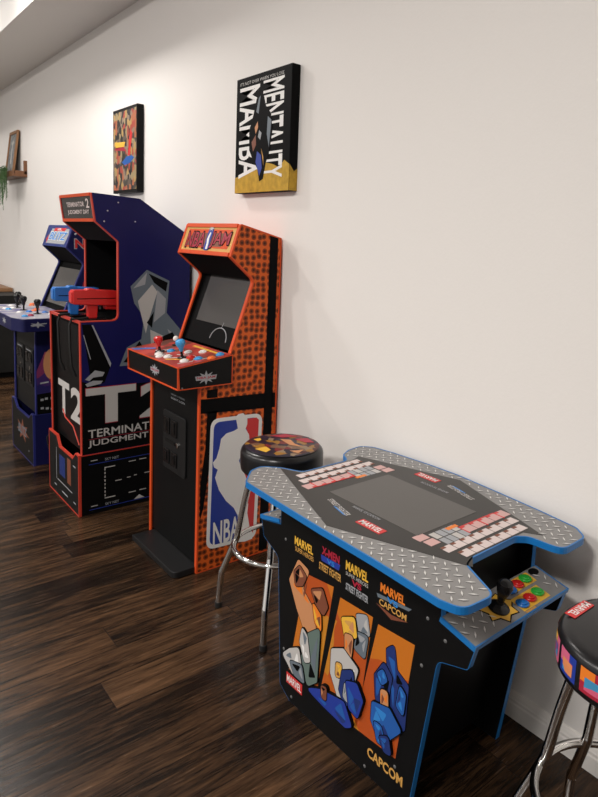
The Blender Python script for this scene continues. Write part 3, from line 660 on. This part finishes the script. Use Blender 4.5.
# tread marks on the exposed plate
def inside(p, poly):
    x, y = p; c = False; n = len(poly)
    for i in range(n):
        (x1, y1), (x2, y2) = poly[i], poly[i-1]
        if (y1 > y) != (y2 > y) and x < (x2-x1)*(y-y1)/(y2-y1)+x1: c = not c
    return c
inn, ovo = offset(OUT, -.010), offset(OVL, .006)
hi, lo = MB(), MB()
def tread(fr, ok, x0, x1, y0, y1, lift):
    k = 0; y = y0
    while y < y1:
        x = x0+(.0185 if k % 2 else 0); j = 0
        while x < x1:
            if ok((x, y)):
                d = 45 if (k % 2) else -45
                a = math.radians(d+90); ux, uy = math.cos(a), math.sin(a)
                L_, w = .0118, .0023
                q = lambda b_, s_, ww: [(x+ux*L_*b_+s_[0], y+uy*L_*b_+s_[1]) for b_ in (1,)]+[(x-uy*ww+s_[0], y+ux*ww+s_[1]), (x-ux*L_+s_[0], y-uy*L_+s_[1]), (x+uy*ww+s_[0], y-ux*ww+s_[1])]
                lo.flat(fr, q(1, (.0016, -.0016), w*1.25), lift)  # dark offset copy: the shadow beside each tread mark, put in as print colour
                hi.flat(fr, q(1, (0, 0), w), lift+.0007)  # pale copy: the lit tread mark, put in as print colour
            x += .037
        y += .0185; k += 1
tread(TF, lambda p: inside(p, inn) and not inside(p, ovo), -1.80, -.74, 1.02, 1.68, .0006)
t.part('tread_mark', lo, M['plate_lo'], tp, label='shadow drawn in dark print beside the tread marks')
t.part('tread_mark', hi, M['plate_hi'], tp, label='tread marks with their highlight drawn in pale print')
# prints on the smoked panel, the same for both players
for s in (0, 1):
    fr = TF if s == 0 else Frame((2*BX, 2*BY, ZT-.0015), (-1,0,0), (0,-1,0), (0,0,1))
    lb = t.part('title_print', MB().flat(fr, [(-1.236,1.126),(-1.141,1.126),(-1.141,1.158),(-1.236,1.158)], .0018), M['red'], ov)
    text(t, lb, 'MARVEL', fr, -1.230, -1.147, 1.131, 1.153, M['white'], lift=.0024, bold=.02)
    a_ = fr.sub(-1.398, 1.172, -14); b = MB()
    text_into(b, 'STREET FIGHTER', a_, 0, .125, -.012, .006, lift=.0018, bold=.02); t.part('lettering', b, M['offwhite'], ov)
    t.part('title_print', MB().flat(a_, [(.05,-.015),(.11,-.015),(.12,-.010),(.06,-.010)], .0017), M['sky'], ov)
    b = MB(); text_into(b, 'MARVEL VS CAPCOM', fr, -1.318, -1.205, 1.186, 1.198, lift=.0018, bold=.01); t.part('lettering', b, M['grey'], ov)
    # move list cards: rows of small pale squares along the end, readable only as blocks
    for row, (xa, m_, h_) in enumerate(((-1.020,'paper2',.036), (-.975,'paper',.030), (-.933,'paper',.030))):
        b = MB(); hd = MB(); y = 1.180+row*.02; n_ = 6
        while y < 1.505-row*.008:
            if row == 0 and y < 1.33:
                y += .040; continue
            b.flat(fr, [(xa-h_/2, y), (xa+h_/2, y), (xa+h_/2, y+.037), (xa-h_/2, y+.037)], .0016)
            hd.flat(fr, [(xa-h_/2, y), (xa-h_/2+.009, y), (xa-h_/2+.009, y+.016), (xa-h_/2, y+.016)], .0020)
            y += .040
        cd = t.part('move_card', b, M[m_], ov)
        t.part('card_print', hd, M['brown'] if row else M['red'], cd)
    b = MB()
    for x, y, w, h in ((-1.075,1.185,.030,.040),(-1.040,1.190,.030,.038)): b.flat(fr, [(x,y),(x+w,y),(x+w,y+h),(x,y+h)], .0016)
    t.part('move_card', b, M['paper2'], ov)
    b = MB(); b2 = MB()
    for i in range(4):
        for j in range(2):
            (b if (i+j) % 3 else b2).flat(fr, [(-1.060+j*.036, 1.235+i*.026), (-1.028+j*.036, 1.235+i*.026), (-1.028+j*.036, 1.257+i*.026), (-1.060+j*.036, 1.257+i*.026)], .0016)
    t.part('move_card', b, M['grey'], ov); t.part('move_card', b2, M['offwhite'], ov)
    b = MB()
    for x0, x1, y0, y1 in ((-1.04,-1.036,1.335,1.50),(-1.04,-.998,1.335,1.339),(-1.04,-.998,1.418,1.422),(-1.04,-.998,1.497,1.501)): b.flat(fr, [(x0,y0),(x1,y0),(x1,y1),(x0,y1)], .0022)
    t.part('move_card', b, M['red'], ov); 
    b = MB().flat(fr, [(-1.058,1.30),(-1.044,1.30),(-1.044,1.345),(-1.058,1.345)], .0018); t.part('move_card', b, M['orange'], ov)
# control shelves at both ends
SHZ = .595
for s in (1, -1):
    tc_, ts_ = math.cos(.21), math.sin(.21)
    fr = Frame((BX+s*(.344-.344*tc_), BY, .600+.344*ts_), (s*tc_, 0, -ts_), (0, s, 0), (s*ts_, 0, tc_))
    x0, x1, y0, y1 = .344, .454, -.210, .210
    def bxs(b, xa, xb, ya, yb, za, zb):
        b.add([fr.p(x, y, z) for z in (za, zb) for x, y in ((xa,ya),(xb,ya),(xb,yb),(xa,yb))], [(0,3,2,1),(4,5,6,7),(0,1,5,4),(1,2,6,5),(2,3,7,6),(3,0,4,7)]); return b
    sh = t.part('control_shelf', bxs(MB(), x0, x1, y0, y1, -.013, 0), M['plate'])
    ed = MB(); bxs(ed, x1-.001, x1+.003, y0-.003, y1+.003, -.012, .001); bxs(ed, x0, x1, y0-.003, y0+.001, -.012, .001); bxs(ed, x0, x1, y1-.001, y1+.003, -.012, .001)
    t.part('edge_trim', ed, M['blue_edge'], sh)
    t.part('fascia', bxs(MB(), x1-.03, x1-.018, y0+.035, y1-.035, -.034, -.013), M['charcoal'], sh)
    hi, lo = MB(), MB()
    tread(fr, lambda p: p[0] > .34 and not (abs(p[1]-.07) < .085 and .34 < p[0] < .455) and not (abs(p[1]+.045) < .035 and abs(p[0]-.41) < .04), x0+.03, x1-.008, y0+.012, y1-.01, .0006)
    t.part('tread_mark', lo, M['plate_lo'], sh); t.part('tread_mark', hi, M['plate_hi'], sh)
    t.part('deck_print', MB().flat(fr, star(.400, -.045, .064, .046, 7, .8, 1.), .0007), M['blackmatte'], sh)
    pa = t.part('deck_print', MB().flat(fr, star(.400, -.045, .059, .041, 7, .8, 1.), .0011), M['yellow'], sh)
    t.part('deck_print', MB().flat(fr, [(.398,.01),(.445,.01),(.445,.135),(.398,.135)], .0009).flat(fr, [(.350,.055),(.388,.055),(.388,.155),(.350,.155)], .0009), M['yellow'], sh)
    t.part('deck_print', MB().flat(fr, [(.4465,.012),(.4525,.012),(.4525,.055),(.4465,.055)], .0009), M['gold'], sh)
    t.part('deck_print', MB().flat(fr, ellipse(.360, .180, .013, .020), .0009), M['blackmatte'], sh)
    t.part('deck_print', MB().flat(fr, [(.350,.02),(.358,.02),(.358,.04),(.350,.04)], .0009), M['cobalt'], sh)
    j = t.part('joystick', MB().lathe([(.029, 0), (.029, .003), (.022, .009), (.010, .014), (.008, .05)], fr.p(.400, -.045, .001), 24, fr.U, fr.W, fr.N), M['blackgloss'], sh, smooth=True)
    t.part('grip', MB().lathe([(.009,.018),(.010,.026),(.012,.036),(.018,.052),(.0215,.066),(.0195,.078),(.010,.0855),(.001,.0865)], fr.p(.400, -.045, .001), 24, fr.U, fr.W, fr.N), M['blackgloss'], j, smooth=True)
    for x, y, c in ((.418,.110,'plastic_green'),(.421,.068,'plastic_red'),(.424,.028,'plastic_blue'),(.367,.125,'plastic_green'),(.370,.083,'plastic_red'),(.374,.043,'plastic_blue')):
        button(t, sh, fr.p(x, y, .001), fr.N, M[c], .0185)
# printing on the front side panel
Pz = front_frame(PY)
def P16(pts): return [(.983*x, 1.5-.983*(1.5-z)) for x, z in pts]
def gl(body, x0, x1, z0, z1, m, **k): return text(t, fp, body, Pz, x0, x1, z0, z1, M[m], **k)
gl('MARVEL', -1.526, -1.432, .549, .577, 'yellow', bold=.03); gl('SUPER HEROES', -1.522, -1.428, .529, .544, 'gold', bold=.01)
gl('X-MEN', -1.390, -1.308, .572, .598, 'crimson', bold=.04); gl('VS', -1.365, -1.33, .553, .568, 'sky', bold=.02); gl('STREET FIGHTER', -1.400, -1.298, .520, .544, 'gold', bold=.02)
gl('MARVEL', -1.280, -1.185, .570, .599, 'yellow', bold=.03); gl('SUPER HEROES', -1.278, -1.184, .555, .566, 'offwhite'); gl('VS', -1.252, -1.210, .534, .553, 'crimson', bold=.04); gl('STREET FIGHTER', -1.276, -1.181, .510, .532, 'grey', bold=.03)
gl('MARVEL', -1.136, -1.044, .570, .596, 'orange', bold=.04); gl('VS', -1.110, -1.068, .551, .567, 'sky', bold=.04); gl('CAPCOM', -1.138, -1.036, .530, .549, 'gold', bold=.02)
t.part('title_print', MB().flat(Pz, [(-1.15,.558),(-1.02,.572),(-1.03,.562),(-1.145,.548)], .0005), M['slate'], fp)
t.part('title_print', MB().flat(Pz, [(-1.15,.528),(-1.09,.508),(-1.03,.530),(-1.09,.522)], .0005), M['brown'], fp)
t.part('title_print', MB().flat(Pz, [(-1.395,.568),(-1.305,.572),(-1.31,.552),(-1.39,.550)], .0005), M['royal'], fp)
pics = []
for q in ([(-1.487,.458),(-1.352,.475),(-1.407,.110),(-1.560,.085)], [(-1.320,.456),(-1.179,.463),(-1.222,.090),(-1.395,.10)], [(-1.157,.453),(-1.019,.464),(-1.063,.100),(-1.235,.085)]):
    pics.append(t.part('picture_panel', MB().flat(Pz, P16(q), .0007), M['art_orange'], fp))
def shards(par, items):
    """flat patches of colour, each with a dark outline and a few tonal facets"""
    rnd = random.Random(len(items)*7+3)
    tone = {'tan': ('orange', 'brown'), 'brown': ('blackmatte', 'tan'), 'orange': ('yellow', 'brown'), 'teal': ('slate', 'blackmatte'), 'offwhite': ('white', 'slate'), 'slate': ('grey', 'blackmatte'),
            'grey': ('offwhite', 'slate'), 'yellow': ('gold', 'tan'), 'gold': ('yellow', 'brown'), 'deepblue': ('cobalt', 'blackmatte'), 'royal': ('cobalt', 'deepblue'), 'cobalt': ('sky', 'deepblue')}
    for i, (m_, pts) in enumerate(items):
        q = rounded(P16(pts), .012, 3); k = .0011+.0012*i
        pt = t.part('abstract_print', MB().flat(Pz, offset(q, .0025), k), M['blackmatte'], par)
        t.part('abstract_print', MB().flat(Pz, q, k+.0003), M[m_], pt)
        cx = sum(p[0] for p in q)/len(q); cz = sum(p[1] for p in q)/len(q)
        P = P16(pts)
        for f in range(3):
            a = rnd.randrange(len(P)); p0, p1, p2 = V(P[a]), V(P[(a+1) % len(P)]), V((cx, cz))
            w0, w1 = p0.lerp(p2, rnd.uniform(.15, .3)), p1.lerp(p2, rnd.uniform(.2, .45)); w2 = p0.lerp(p1, .5).lerp(p2, rnd.uniform(.7, 1.1))
            t.part('abstract_print', MB().flat(Pz, rounded([tuple(w0), tuple(w1), tuple(w2)], .004, 2), k+.0006+.0001*f), M[tone[m_][f % 2]], pt)
shards(pics[0], [('tan', [(-1.575,.40),(-1.53,.49),(-1.47,.475),(-1.50,.40),(-1.44,.36),(-1.42,.27),(-1.47,.24),(-1.53,.32)]),
                 ('brown', [(-1.55,.44),(-1.52,.475),(-1.48,.45),(-1.50,.41),(-1.54,.39)]),
                 ('brown', [(-1.46,.42),(-1.40,.45),(-1.37,.40),(-1.39,.36),(-1.43,.38)]),
                 ('orange', [(-1.45,.39),(-1.40,.36),(-1.395,.30),(-1.43,.32)]),
                 ('teal', [(-1.46,.27),(-1.40,.32),(-1.405,.13),(-1.45,.09),(-1.50,.14)]),
                 ('offwhite', [(-1.49,.28),(-1.46,.26),(-1.44,.18),(-1.47,.16),(-1.50,.22)]),
                 ('offwhite', [(-1.59,.13),(-1.55,.17),(-1.50,.20),(-1.47,.10),(-1.53,.09)]),
                 ('slate', [(-1.55,.13),(-1.48,.15),(-1.46,.09),(-1.52,.09)])])
shards(pics[1], [('grey', [(-1.25,.44),(-1.20,.46),(-1.185,.40),(-1.23,.38)]), ('slate', [(-1.24,.39),(-1.19,.40),(-1.20,.32),(-1.25,.33)]),
                 ('yellow', [(-1.31,.40),(-1.25,.43),(-1.235,.37),(-1.29,.34)]), ('tan', [(-1.29,.36),(-1.25,.37),(-1.255,.29),(-1.285,.30)]),
                 ('offwhite', [(-1.345,.28),(-1.29,.31),(-1.22,.28),(-1.24,.21),(-1.30,.13),(-1.345,.20)]), ('gold', [(-1.32,.25),(-1.29,.26),(-1.295,.21),(-1.32,.20)]),
                 ('deepblue', [(-1.29,.24),(-1.24,.27),(-1.225,.18),(-1.27,.13),(-1.30,.17)]), ('grey', [(-1.275,.21),(-1.24,.22),(-1.25,.15),(-1.28,.16)]),
                 ('royal', [(-1.46,.085),(-1.38,.125),(-1.27,.15),(-1.23,.09),(-1.26,.07),(-1.37,.075)]), ('brown', [(-1.38,.14),(-1.35,.15),(-1.35,.10),(-1.375,.10)])])
shards(pics[2], [('deepblue', [(-1.12,.40),(-1.09,.43),(-1.075,.36),(-1.03,.34),(-1.035,.20),(-1.08,.19),(-1.11,.31)]),
                 ('deepblue', [(-1.16,.30),(-1.125,.36),(-1.09,.33),(-1.10,.25),(-1.15,.22)]),
                 ('cobalt', [(-1.15,.31),(-1.125,.34),(-1.105,.31),(-1.13,.28)]), ('cobalt', [(-1.06,.33),(-1.035,.31),(-1.04,.24),(-1.07,.26)]),
                 ('tan', [(-1.13,.275),(-1.10,.285),(-1.095,.235),(-1.125,.22)]),
                 ('cobalt', [(-1.16,.22),(-1.09,.24),(-1.04,.20),(-1.08,.15),(-1.13,.12),(-1.16,.16)]),
                 ('cobalt', [(-1.15,.17),(-1.115,.17),(-1.09,.115),(-1.13,.11)]), ('deepblue', [(-1.125,.135),(-1.085,.16),(-1.07,.105),(-1.10,.10)]),
                 ('royal', [(-1.27,.22),(-1.22,.24),(-1.19,.20),(-1.21,.13),(-1.25,.14)])])
a, b_, c, d = -1.545, -1.460, .058, .095
lb = t.part('title_print', MB().flat(Pz, [(a,c),(b_,c),(b_,d),(a,d)], .0008), M['red'], fp)
text(t, lb, 'MARVEL', Pz, a+.004, b_-.004, c+.006, d-.006, M['white'], bold=.02, lift=.0014)
gl('CAPCOM', -1.152, -1.014, .059, .090, 'gold', bold=.03)
bolts(t, fp, Pz, [(-1.575,.545), (-.965,.575), (-.975,.44), (-.905,.545), (-1.045,.10), (-1.565,.165), (-1.515,.02), (-1.16,.02)], .005, 'midgrey')

# ================================================================== bar stools
def bar_stool(c, angs, top, label, art=False):
    c = V((c[0], c[1], 0)); t = Thing('bar_stool', c, label, 'stool', 'round chrome bar stools')
    h = top; R_ = .163
    seat = t.part('seat', MB().lathe([(.12, h-.100), (R_-.012, h-.100), (R_-.003, h-.092), (R_, h-.075), (R_, h-.028), (R_-.003, h-.016), (R_-.012, h-.006), (R_-.03, h-.002), (.001, h)], c, 56), M['vinyl'], smooth=True)
    t.part('swivel_plate', MB().lathe([(.13, h-.115), (.13, h-.100), (.05, h-.100)], c, 32), M['blackmatte'], seat)
    for a in angs:
        u = V((math.cos(a), math.sin(a), 0))
        P_ = [(.075, h-.118), (.105, h-.120), (.122, h-.140), (.128, h-.165), (.148, .45), (.168, .335), (.176, .305), (.228, .170), (.236, .14), (.245, .012)]
        pts = [c+u*r_+V((0,0,z)) for r_, z in P_]
        sm = []
        for i in range(len(pts)-1):
            p0, p1, p2, p3 = pts[max(i-1,0)], pts[i], pts[i+1], pts[min(i+2,len(pts)-1)]
            for k in range(4):
                s = k/4
                sm.append(.5*((2*p1)+(p2-p0)*s+(2*p0-5*p1+4*p2-p3)*s*s+(3*p1-p0-3*p2+p3)*s**3))
        sm.append(pts[-1])
        lg = t.part('leg', MB().tube(sm, .0130, 14), M['chrome'], smooth=True)
        t.part('foot_cap', MB().lathe([(.013, 0), (.0145, .003), (.0145, .024), (.012, .026)], c+u*.245, 16), M['rubber'], lg, smooth=True)
    t.part('foot_ring', MB().tube([c+V((.182*math.cos(a), .182*math.sin(a), .297)) for a in [2*PI*k/48 for k in range(48)]], .0105, 12, True), M['chrome'], smooth=True)
    return t, seat, c
D = math.radians
t, seat, c = bar_stool((-1.963, 1.385), [D(a) for a in (-46, 44, 134, 224)], .712, 'chrome stool with colourful printed seat between orange cabinet and arcade table')
sf = top_frame(.7122, c.x, c.y)
up_ = t.part('seat_print', MB().lathe([(.146, .0), (.144, .0010), (.001, .0012)], c+V((0,0,.7108)), 56), M['art_seat'], seat, smooth=True)
b = MB().flat(sf, [(-.01,-.120),(.045,-.105),(.03,-.075),(-.01,-.07)], .0008).flat(sf, [(-.115,-.06),(-.085,-.06),(-.09,-.04),(-.115,-.03)], .0008)
t.part('seat_print', b, M['yellow'], up_)
b = MB().flat(sf, [(-.06,.03),(.02,.02),(.07,.05),(.02,.045),(-.03,.06)], .0009).flat(sf, [(.08,-.02),(.12,-.01),(.10,.03),(.09,.0)], .0009)
t.part('seat_print', b, M['tan'], up_)
b = MB().flat(sf, [(-.12,.02),(-.07,.05),(-.05,.11),(-.10,.09)], .0009).flat(sf, [(-.03,.08),(.03,.09),(.05,.12),(-.01,.13)], .0009)
t.part('seat_print', b, M['crimson'], up_)
def on_rim(a0, a1, z0, z1, n=6, R_=.1636): 
    b = MB(); vs = []
    for k in range(n+1):
        a = a0+(a1-a0)*k/n; u = V((math.cos(a), math.sin(a), 0)); vs += [c+u*R_+V((0,0,z0)), c+u*R_+V((0,0,z1))]
    return b.add(vs, [(2*k, 2*k+2, 2*k+3, 2*k+1) for k in range(n)])
t.part('rim_print', on_rim(D(208), D(222), .632, .680), M['paper2'], seat)
t, seat, c = bar_stool((-.51, 1.30), [D(a) for a in (190, 142, 10, 322)], .708, 'chrome stool with plain black seat top and comic strip rim, nearest the camera')
for k in range(15):
    a0 = D(207+24*k); up_c, lo_c = (('yellow','pink'), ('pink','royal'), ('orange','crimson'))[k % 3]
    rp_ = t.part('rim_print', on_rim(a0, a0+D(19.5), .630, .684, 8), M[lo_c], seat)
    t.part('rim_print', on_rim(a0, a0+D(12), .654, .684, 5, .1639), M[up_c], seat)
    t.part('rim_print', on_rim(a0+D(4), a0+D(16), .638, .666, 5, .1642), M['art_side'], seat)
sf = Frame((-.640, 1.288, .7068), (0, -1, 0), (1, 0, 0), (0,0,1))
lb = t.part('seat_badge', MB().flat(sf, [(-.042, -.013), (.042, -.013), (.042, .013), (-.042, .013)], .0012), M['red'], seat)
text(t, lb, 'MARVEL', sf, -.037, .037, -.009, .009, M['white'], bold=.02, lift=.0018)

# ================================================================== canvases on the wall
t = Thing('canvas_print', (-2.575, WY, 1.73), 'large black canvas print with white vertical lettering and yellow base', 'wall art', 'canvases on the wall')
x0, x1, z0, z1, yf = -2.800, -2.335, 1.732, 2.275, 1.635
cv = t.part('canvas', MB().box(x0, x1, yf, WY, z0, z1), M['blackmatte'], bevel=.003)
F = front_frame(yf)
ye = [(x0+.001, z0+.001), (x1-.001, z0+.001), (x1-.001, z0+.115), (x1-.04, z0+.135), (x1-.08, z0+.105), (x1-.13, z0+.122), (x1-.2, z0+.135), (x1-.27, z0+.125), (x1-.33, z0+.108), (x1-.40, z0+.085), (x0+.001, z0+.075)]
t.part('base_print', MB().flat(F, ye, .0006), M['mustard'], cv)
SS = side_frame(x1)
t.part('base_print', MB().flat(SS, [(yf+.001, z0+.001), (WY-.001, z0+.001), (WY-.001, z0+.10), (yf+.025, z0+.085), (yf+.001, z0+.115)], .0006), M['mustard'], cv)
R90 = lambda x, z: Frame(F.p(x, z), (0,0,-1), (1,0,0), (0,-1,0))
t.part('lettering', text_into(MB(), 'MAMBA', R90(x0+.034, z1-.048), 0, .425, 0, .178, bold=.018), M['white'], cv)
t.part('lettering', text_into(MB(), 'MENTALITY', R90(x0+.240, z1-.042), 0, .440, 0, .170, bold=.018), M['white'], cv)
t.part('lettering', text_into(MB(), "IT'S NOT OVER WHEN YOU LOSE", F, x0+.035, x1-.06, z1-.037, z1-.022), M['offwhite'], cv)
b = MB().flat(F, [(x0+.13,z0+.20),(x0+.125,z0+.29),(x0+.16,z0+.36),(x0+.185,z0+.43),(x0+.215,z0+.455),(x0+.245,z0+.44),(x0+.265,z0+.39),(x0+.31,z0+.35),(x0+.325,z0+.27),(x0+.30,z0+.17),(x0+.275,z0+.13),(x0+.255,z0+.06),(x0+.225,z0+.05),(x0+.205,z0+.11),(x0+.165,z0+.15)], .0018)
fg = t.part('figure_print', b, M['blackmatte'], cv)
for m_, pts in (('slate', [(x0+.185,z0+.37),(x0+.205,z0+.43),(x0+.22,z0+.44),(x0+.205,z0+.36)]), ('slate', [(x0+.285,z0+.34),(x0+.315,z0+.32),(x0+.30,z0+.20),(x0+.28,z0+.26)]),
                ('tan', [(x0+.175,z0+.30),(x0+.20,z0+.325),(x0+.205,z0+.30),(x0+.185,z0+.27)]), ('brown', [(x0+.15,z0+.235),(x0+.185,z0+.265),(x0+.19,z0+.22),(x0+.165,z0+.19)]),
                ('grey', [(x0+.215,z0+.285),(x0+.235,z0+.27),(x0+.225,z0+.24),(x0+.205,z0+.255)]), ('royal', [(x0+.19,z0+.14),(x0+.20,z0+.19),(x0+.235,z0+.17),(x0+.245,z0+.11),(x0+.225,z0+.075)]),
                ('gold', [(x0+.235,z0+.20),(x0+.255,z0+.16),(x0+.258,z0+.12),(x0+.248,z0+.16)])):
    t.part('figure_print', MB().flat(F, pts, .0024), M[m_], fg)
t = Thing('canvas_print', (-4.23, WY, 1.785), 'small colourful patterned canvas above the tall blue cabinet', 'wall art', 'canvases on the wall')
x0, x1, z0, z1 = -4.440, -4.025, 1.782, 2.333
cv = t.part('canvas', MB().box(x0, x1, yf, WY, z0, z1), M['black'], bevel=.003)
pr = t.part('front_print', MB().flat(F, [(x0+.012,z0+.02),(x1-.012,z0+.02),(x1-.012,z1-.02),(x0+.012,z1-.02)], .0006), M['art_canvas'], cv)
t.part('front_print', MB().flat(F, [(x0+.16,z0+.20),(x0+.24,z0+.235),(x0+.33,z0+.235),(x0+.37,z0+.22),(x0+.30,z0+.19),(x0+.21,z0+.18)], .0010), M['cobalt'], pr)
t.part('front_print', MB().flat(F, [(x0+.26,z0+.24),(x0+.30,z0+.24),(x0+.34,z0+.38),(x0+.30,z0+.40)], .0010), M['red'], pr)
t.part('front_print', MB().flat(F, [(x0+.05,z0+.30),(x0+.20,z0+.30),(x0+.22,z0+.33),(x0+.04,z0+.34)], .0010), M['yellow'], pr)
t.part('front_print', MB().flat(F, [(x0+.03,z0+.29),(x0+.22,z0+.27),(x0+.20,z0+.30),(x0+.05,z0+.305)], .0010), M['crimson'], pr)

# ================================================================== far shelf, picture, plant and cabinet
t = Thing('wall_shelf', (-7.2, WY, 2.02), 'rustic brown wood wall shelf at the left edge', 'shelf')
t.part('board', MB().box(-7.55, -6.83, 1.565, WY, 2.02, 2.045), M['wood'], bevel=.003)
t.part('lip', MB().box(-7.55, -6.83, 1.553, 1.565, 2.02, 2.075), M['wood'], bevel=.002)
for x in (-6.845, -7.535):
    t.part('end_bracket', MB().box(x-.015, x+.015, 1.652, WY, 2.045, 2.175).box(x-.015, x+.015, 1.57, WY, 2.045, 2.075), M['wood'], bevel=.002)
t = Thing('picture_frame', (-7.2, 1.61, 2.045), 'wooden framed picture leaning on the wall shelf', 'picture frame')
LF = Frame((-7.36, 1.605, 2.046), (1,0,0), (0, .055, .42), (0, -.42, .055))
fw, fh, w_ = .32, .445, .03
fb = MB()
for p in ([(0,0),(fw,0),(fw,w_),(0,w_)], [(0,fh-w_),(fw,fh-w_),(fw,fh),(0,fh)], [(0,w_),(w_,w_),(w_,fh-w_),(0,fh-w_)], [(fw-w_,w_),(fw,w_),(fw,fh-w_),(fw-w_,fh-w_)]): fb.flat(LF, p, .012, .020)
t.part('frame', fb, M['woodtan'], bevel=.002)
pc = t.part('picture', MB().flat(LF, [(w_*.8,w_*.8),(fw-w_*.8,w_*.8),(fw-w_*.8,fh-w_*.8),(w_*.8,fh-w_*.8)], .002, .008), M['art_photo'])
t.part('picture_print', MB().flat(LF, [(.13,.12),(.17,.12),(.16,.30),(.19,.33),(.15,.36),(.11,.33),(.14,.30)], .0028), M['offwhite'], pc)
t = Thing('trailing_plant', (-7.42, 1.605, 2.045), 'green trailing plant hanging from the wall shelf', 'plant')
t.part('pot', MB().lathe([(.025, 0), (.036, .07), (.038, .075), (.032, .075), (.03, .06)], (-7.42, 1.605, 2.045), 24), M['pot'], smooth=True)
st, lv = MB(), MB()
for k in range(44):
    x, y = -7.11+random.uniform(-.16, .14), 1.535-random.uniform(0, .035); ln_ = random.uniform(.10, .34)*(1.1-abs(x+7.12)*2.5)
    path = [(-7.42, 1.605, 2.10), ((x-7.42)/2, 1.57, 2.125), (x, y+.012, 2.095), (x, y, 2.06), (x+random.uniform(-.01,.01), y, 2.06-ln_*.5), (x+random.uniform(-.02,.02), y, 2.06-ln_)]
    st.tube(path, .0014, 5)
    n_ = int(10+ln_*60)
    for i in range(n_):
        s = i/n_; z = 2.12-(.06+ln_)*s; a = random.uniform(0, 2*PI); w = random.uniform(.010, .017)
        u = V((math.cos(a), math.sin(a)*.7, random.uniform(-.7, .1))).normalized(); q = u.cross(V((0,0,1))).normalized(); o = V((x+random.uniform(-.006,.006), y, z))
        lv.add([o, o+u*w*.5+q*w*.3, o+u*w*1.2, o+u*w*.5-q*w*.3, o+u*w*.6+V((0,0,.002))], [(0,1,4), (1,2,4), (2,3,4), (3,0,4)])
t.part('stem', st, M['leaf']); t.part('foliage', lv, M['leaf'])
t = Thing('cabinet', (-7.3, 1.5, 0), 'low charcoal cabinet with tan wood top behind the farthest arcade cabinet', 'cabinet')
cc = t.part('carcass', MB().box(-8.6, -7.0, 1.34, 1.66, .06, .845), M['charcoal'], bevel=.004)
for k in range(3):
    x = -8.58+k*.52
    d = t.part('door', MB().box(x, x+.50, 1.326, 1.34, .09, .81), M['charcoal'], bevel=.003)
    t.part('handle', MB().tube([(x+.44, 1.312, .55), (x+.44, 1.312, .70)], .006, 8), M['blackgloss'], d)
t.part('plinth', MB().box(-8.55, -7.05, 1.37, 1.65, 0, .06), M['blackmatte'])
t.part('top', MB().box(-8.62, -7.45, 1.31, 1.665, .845, .885), M['woodtan'], bevel=.004)

# ================================================================== light
def downlight(x, y, e, size=.16, label=''):
    t = Thing('ceiling_light', (x, y, TZ), label, 'ceiling light', 'round downlights in the raised ceiling')
    t.part('trim_ring', MB().lathe([(size/2+.005, -.006), (size/2+.025, -.004), (size/2+.025, 0), (size/2+.005, 0)], (x, y, TZ), 32), M['trimw'])
    t.part('lens', MB().lathe([(size/2+.003, -.003), (.001, -.004)], (x, y, TZ), 32), M['lens'])
    l = bpy.data.lights.new('lamp', 'AREA'); l.shape = 'DISK'; l.size = size; l.energy = e; l.color = (1., .955, .91)
    o = bpy.data.objects.new('lamp', l); C.objects.link(o); o.location = (x, y, TZ-.02)
downlight(-4.3, .77, 32, .30, 'round ceiling downlight above the orange cabinet, out of shot')
downlight(-6.2, .77, 15, .30, 'round ceiling downlight above the tall blue cabinet, out of shot')
downlight(-8.3, .77, 8, label='round ceiling downlight at the far end, out of shot')
downlight(-6.6, -2.2, 78, .4, 'added fill downlight in the middle of the room at the far end, out of shot')  # unseen mid-room row, added to fill the wall and soften shadows
downlight(-4.4, -2.6, 78, .4, 'added fill downlight in the middle of the room, out of shot')
downlight(-2.3, -2.2, 72, .4, 'added fill downlight in the middle of the room at the near end, out of shot')
downlight(-.4, -1.6, 95, .6, label='added round fill downlight over the camera position, out of shot')  # unseen lamp, added for more fill from the camera side

w = bpy.data.worlds.new('world'); bpy.context.scene.world = w; w.use_nodes = True
w.node_tree.nodes['Background'].inputs[0].default_value = (1., .97, .94, 1)
w.node_tree.nodes['Background'].inputs[1].default_value = .62

# ------------------------------------------------------------------ camera
f_px, cx, cy, pit, rol, yaw = 626.17, 351.51, 328.84, .131296, .0469377, -.8516401
cam = bpy.data.cameras.new('camera'); co = bpy.data.objects.new('camera', cam); C.objects.link(co)
fw_ = V((math.sin(yaw)*math.cos(pit), math.cos(yaw)*math.cos(pit), -math.sin(pit)))
r_ = fw_.cross(V((0,0,1))).normalized(); u_ = r_.cross(fw_)
r2 = r_*math.cos(rol)+u_*math.sin(rol); u2 = u_*math.cos(rol)-r_*math.sin(rol)
from mathutils import Matrix
co.matrix_world = Matrix(((r2.x, u2.x, -fw_.x, 0), (r2.y, u2.y, -fw_.y, 0), (r2.z, u2.z, -fw_.z, 1.5), (0, 0, 0, 1)))
cam.sensor_fit = 'VERTICAL'; cam.sensor_height = 24; cam.lens = 24*f_px/797
cam.shift_x = (299-cx)/797; cam.shift_y = (cy-398.5)/797
cam.clip_start = .05
sc = bpy.context.scene; sc.camera = co
vs = sc.view_settings; vs.view_transform = 'Standard'; vs.look = 'None'; vs.gamma = 1; vs.use_curve_mapping = False; vs.exposure = .27
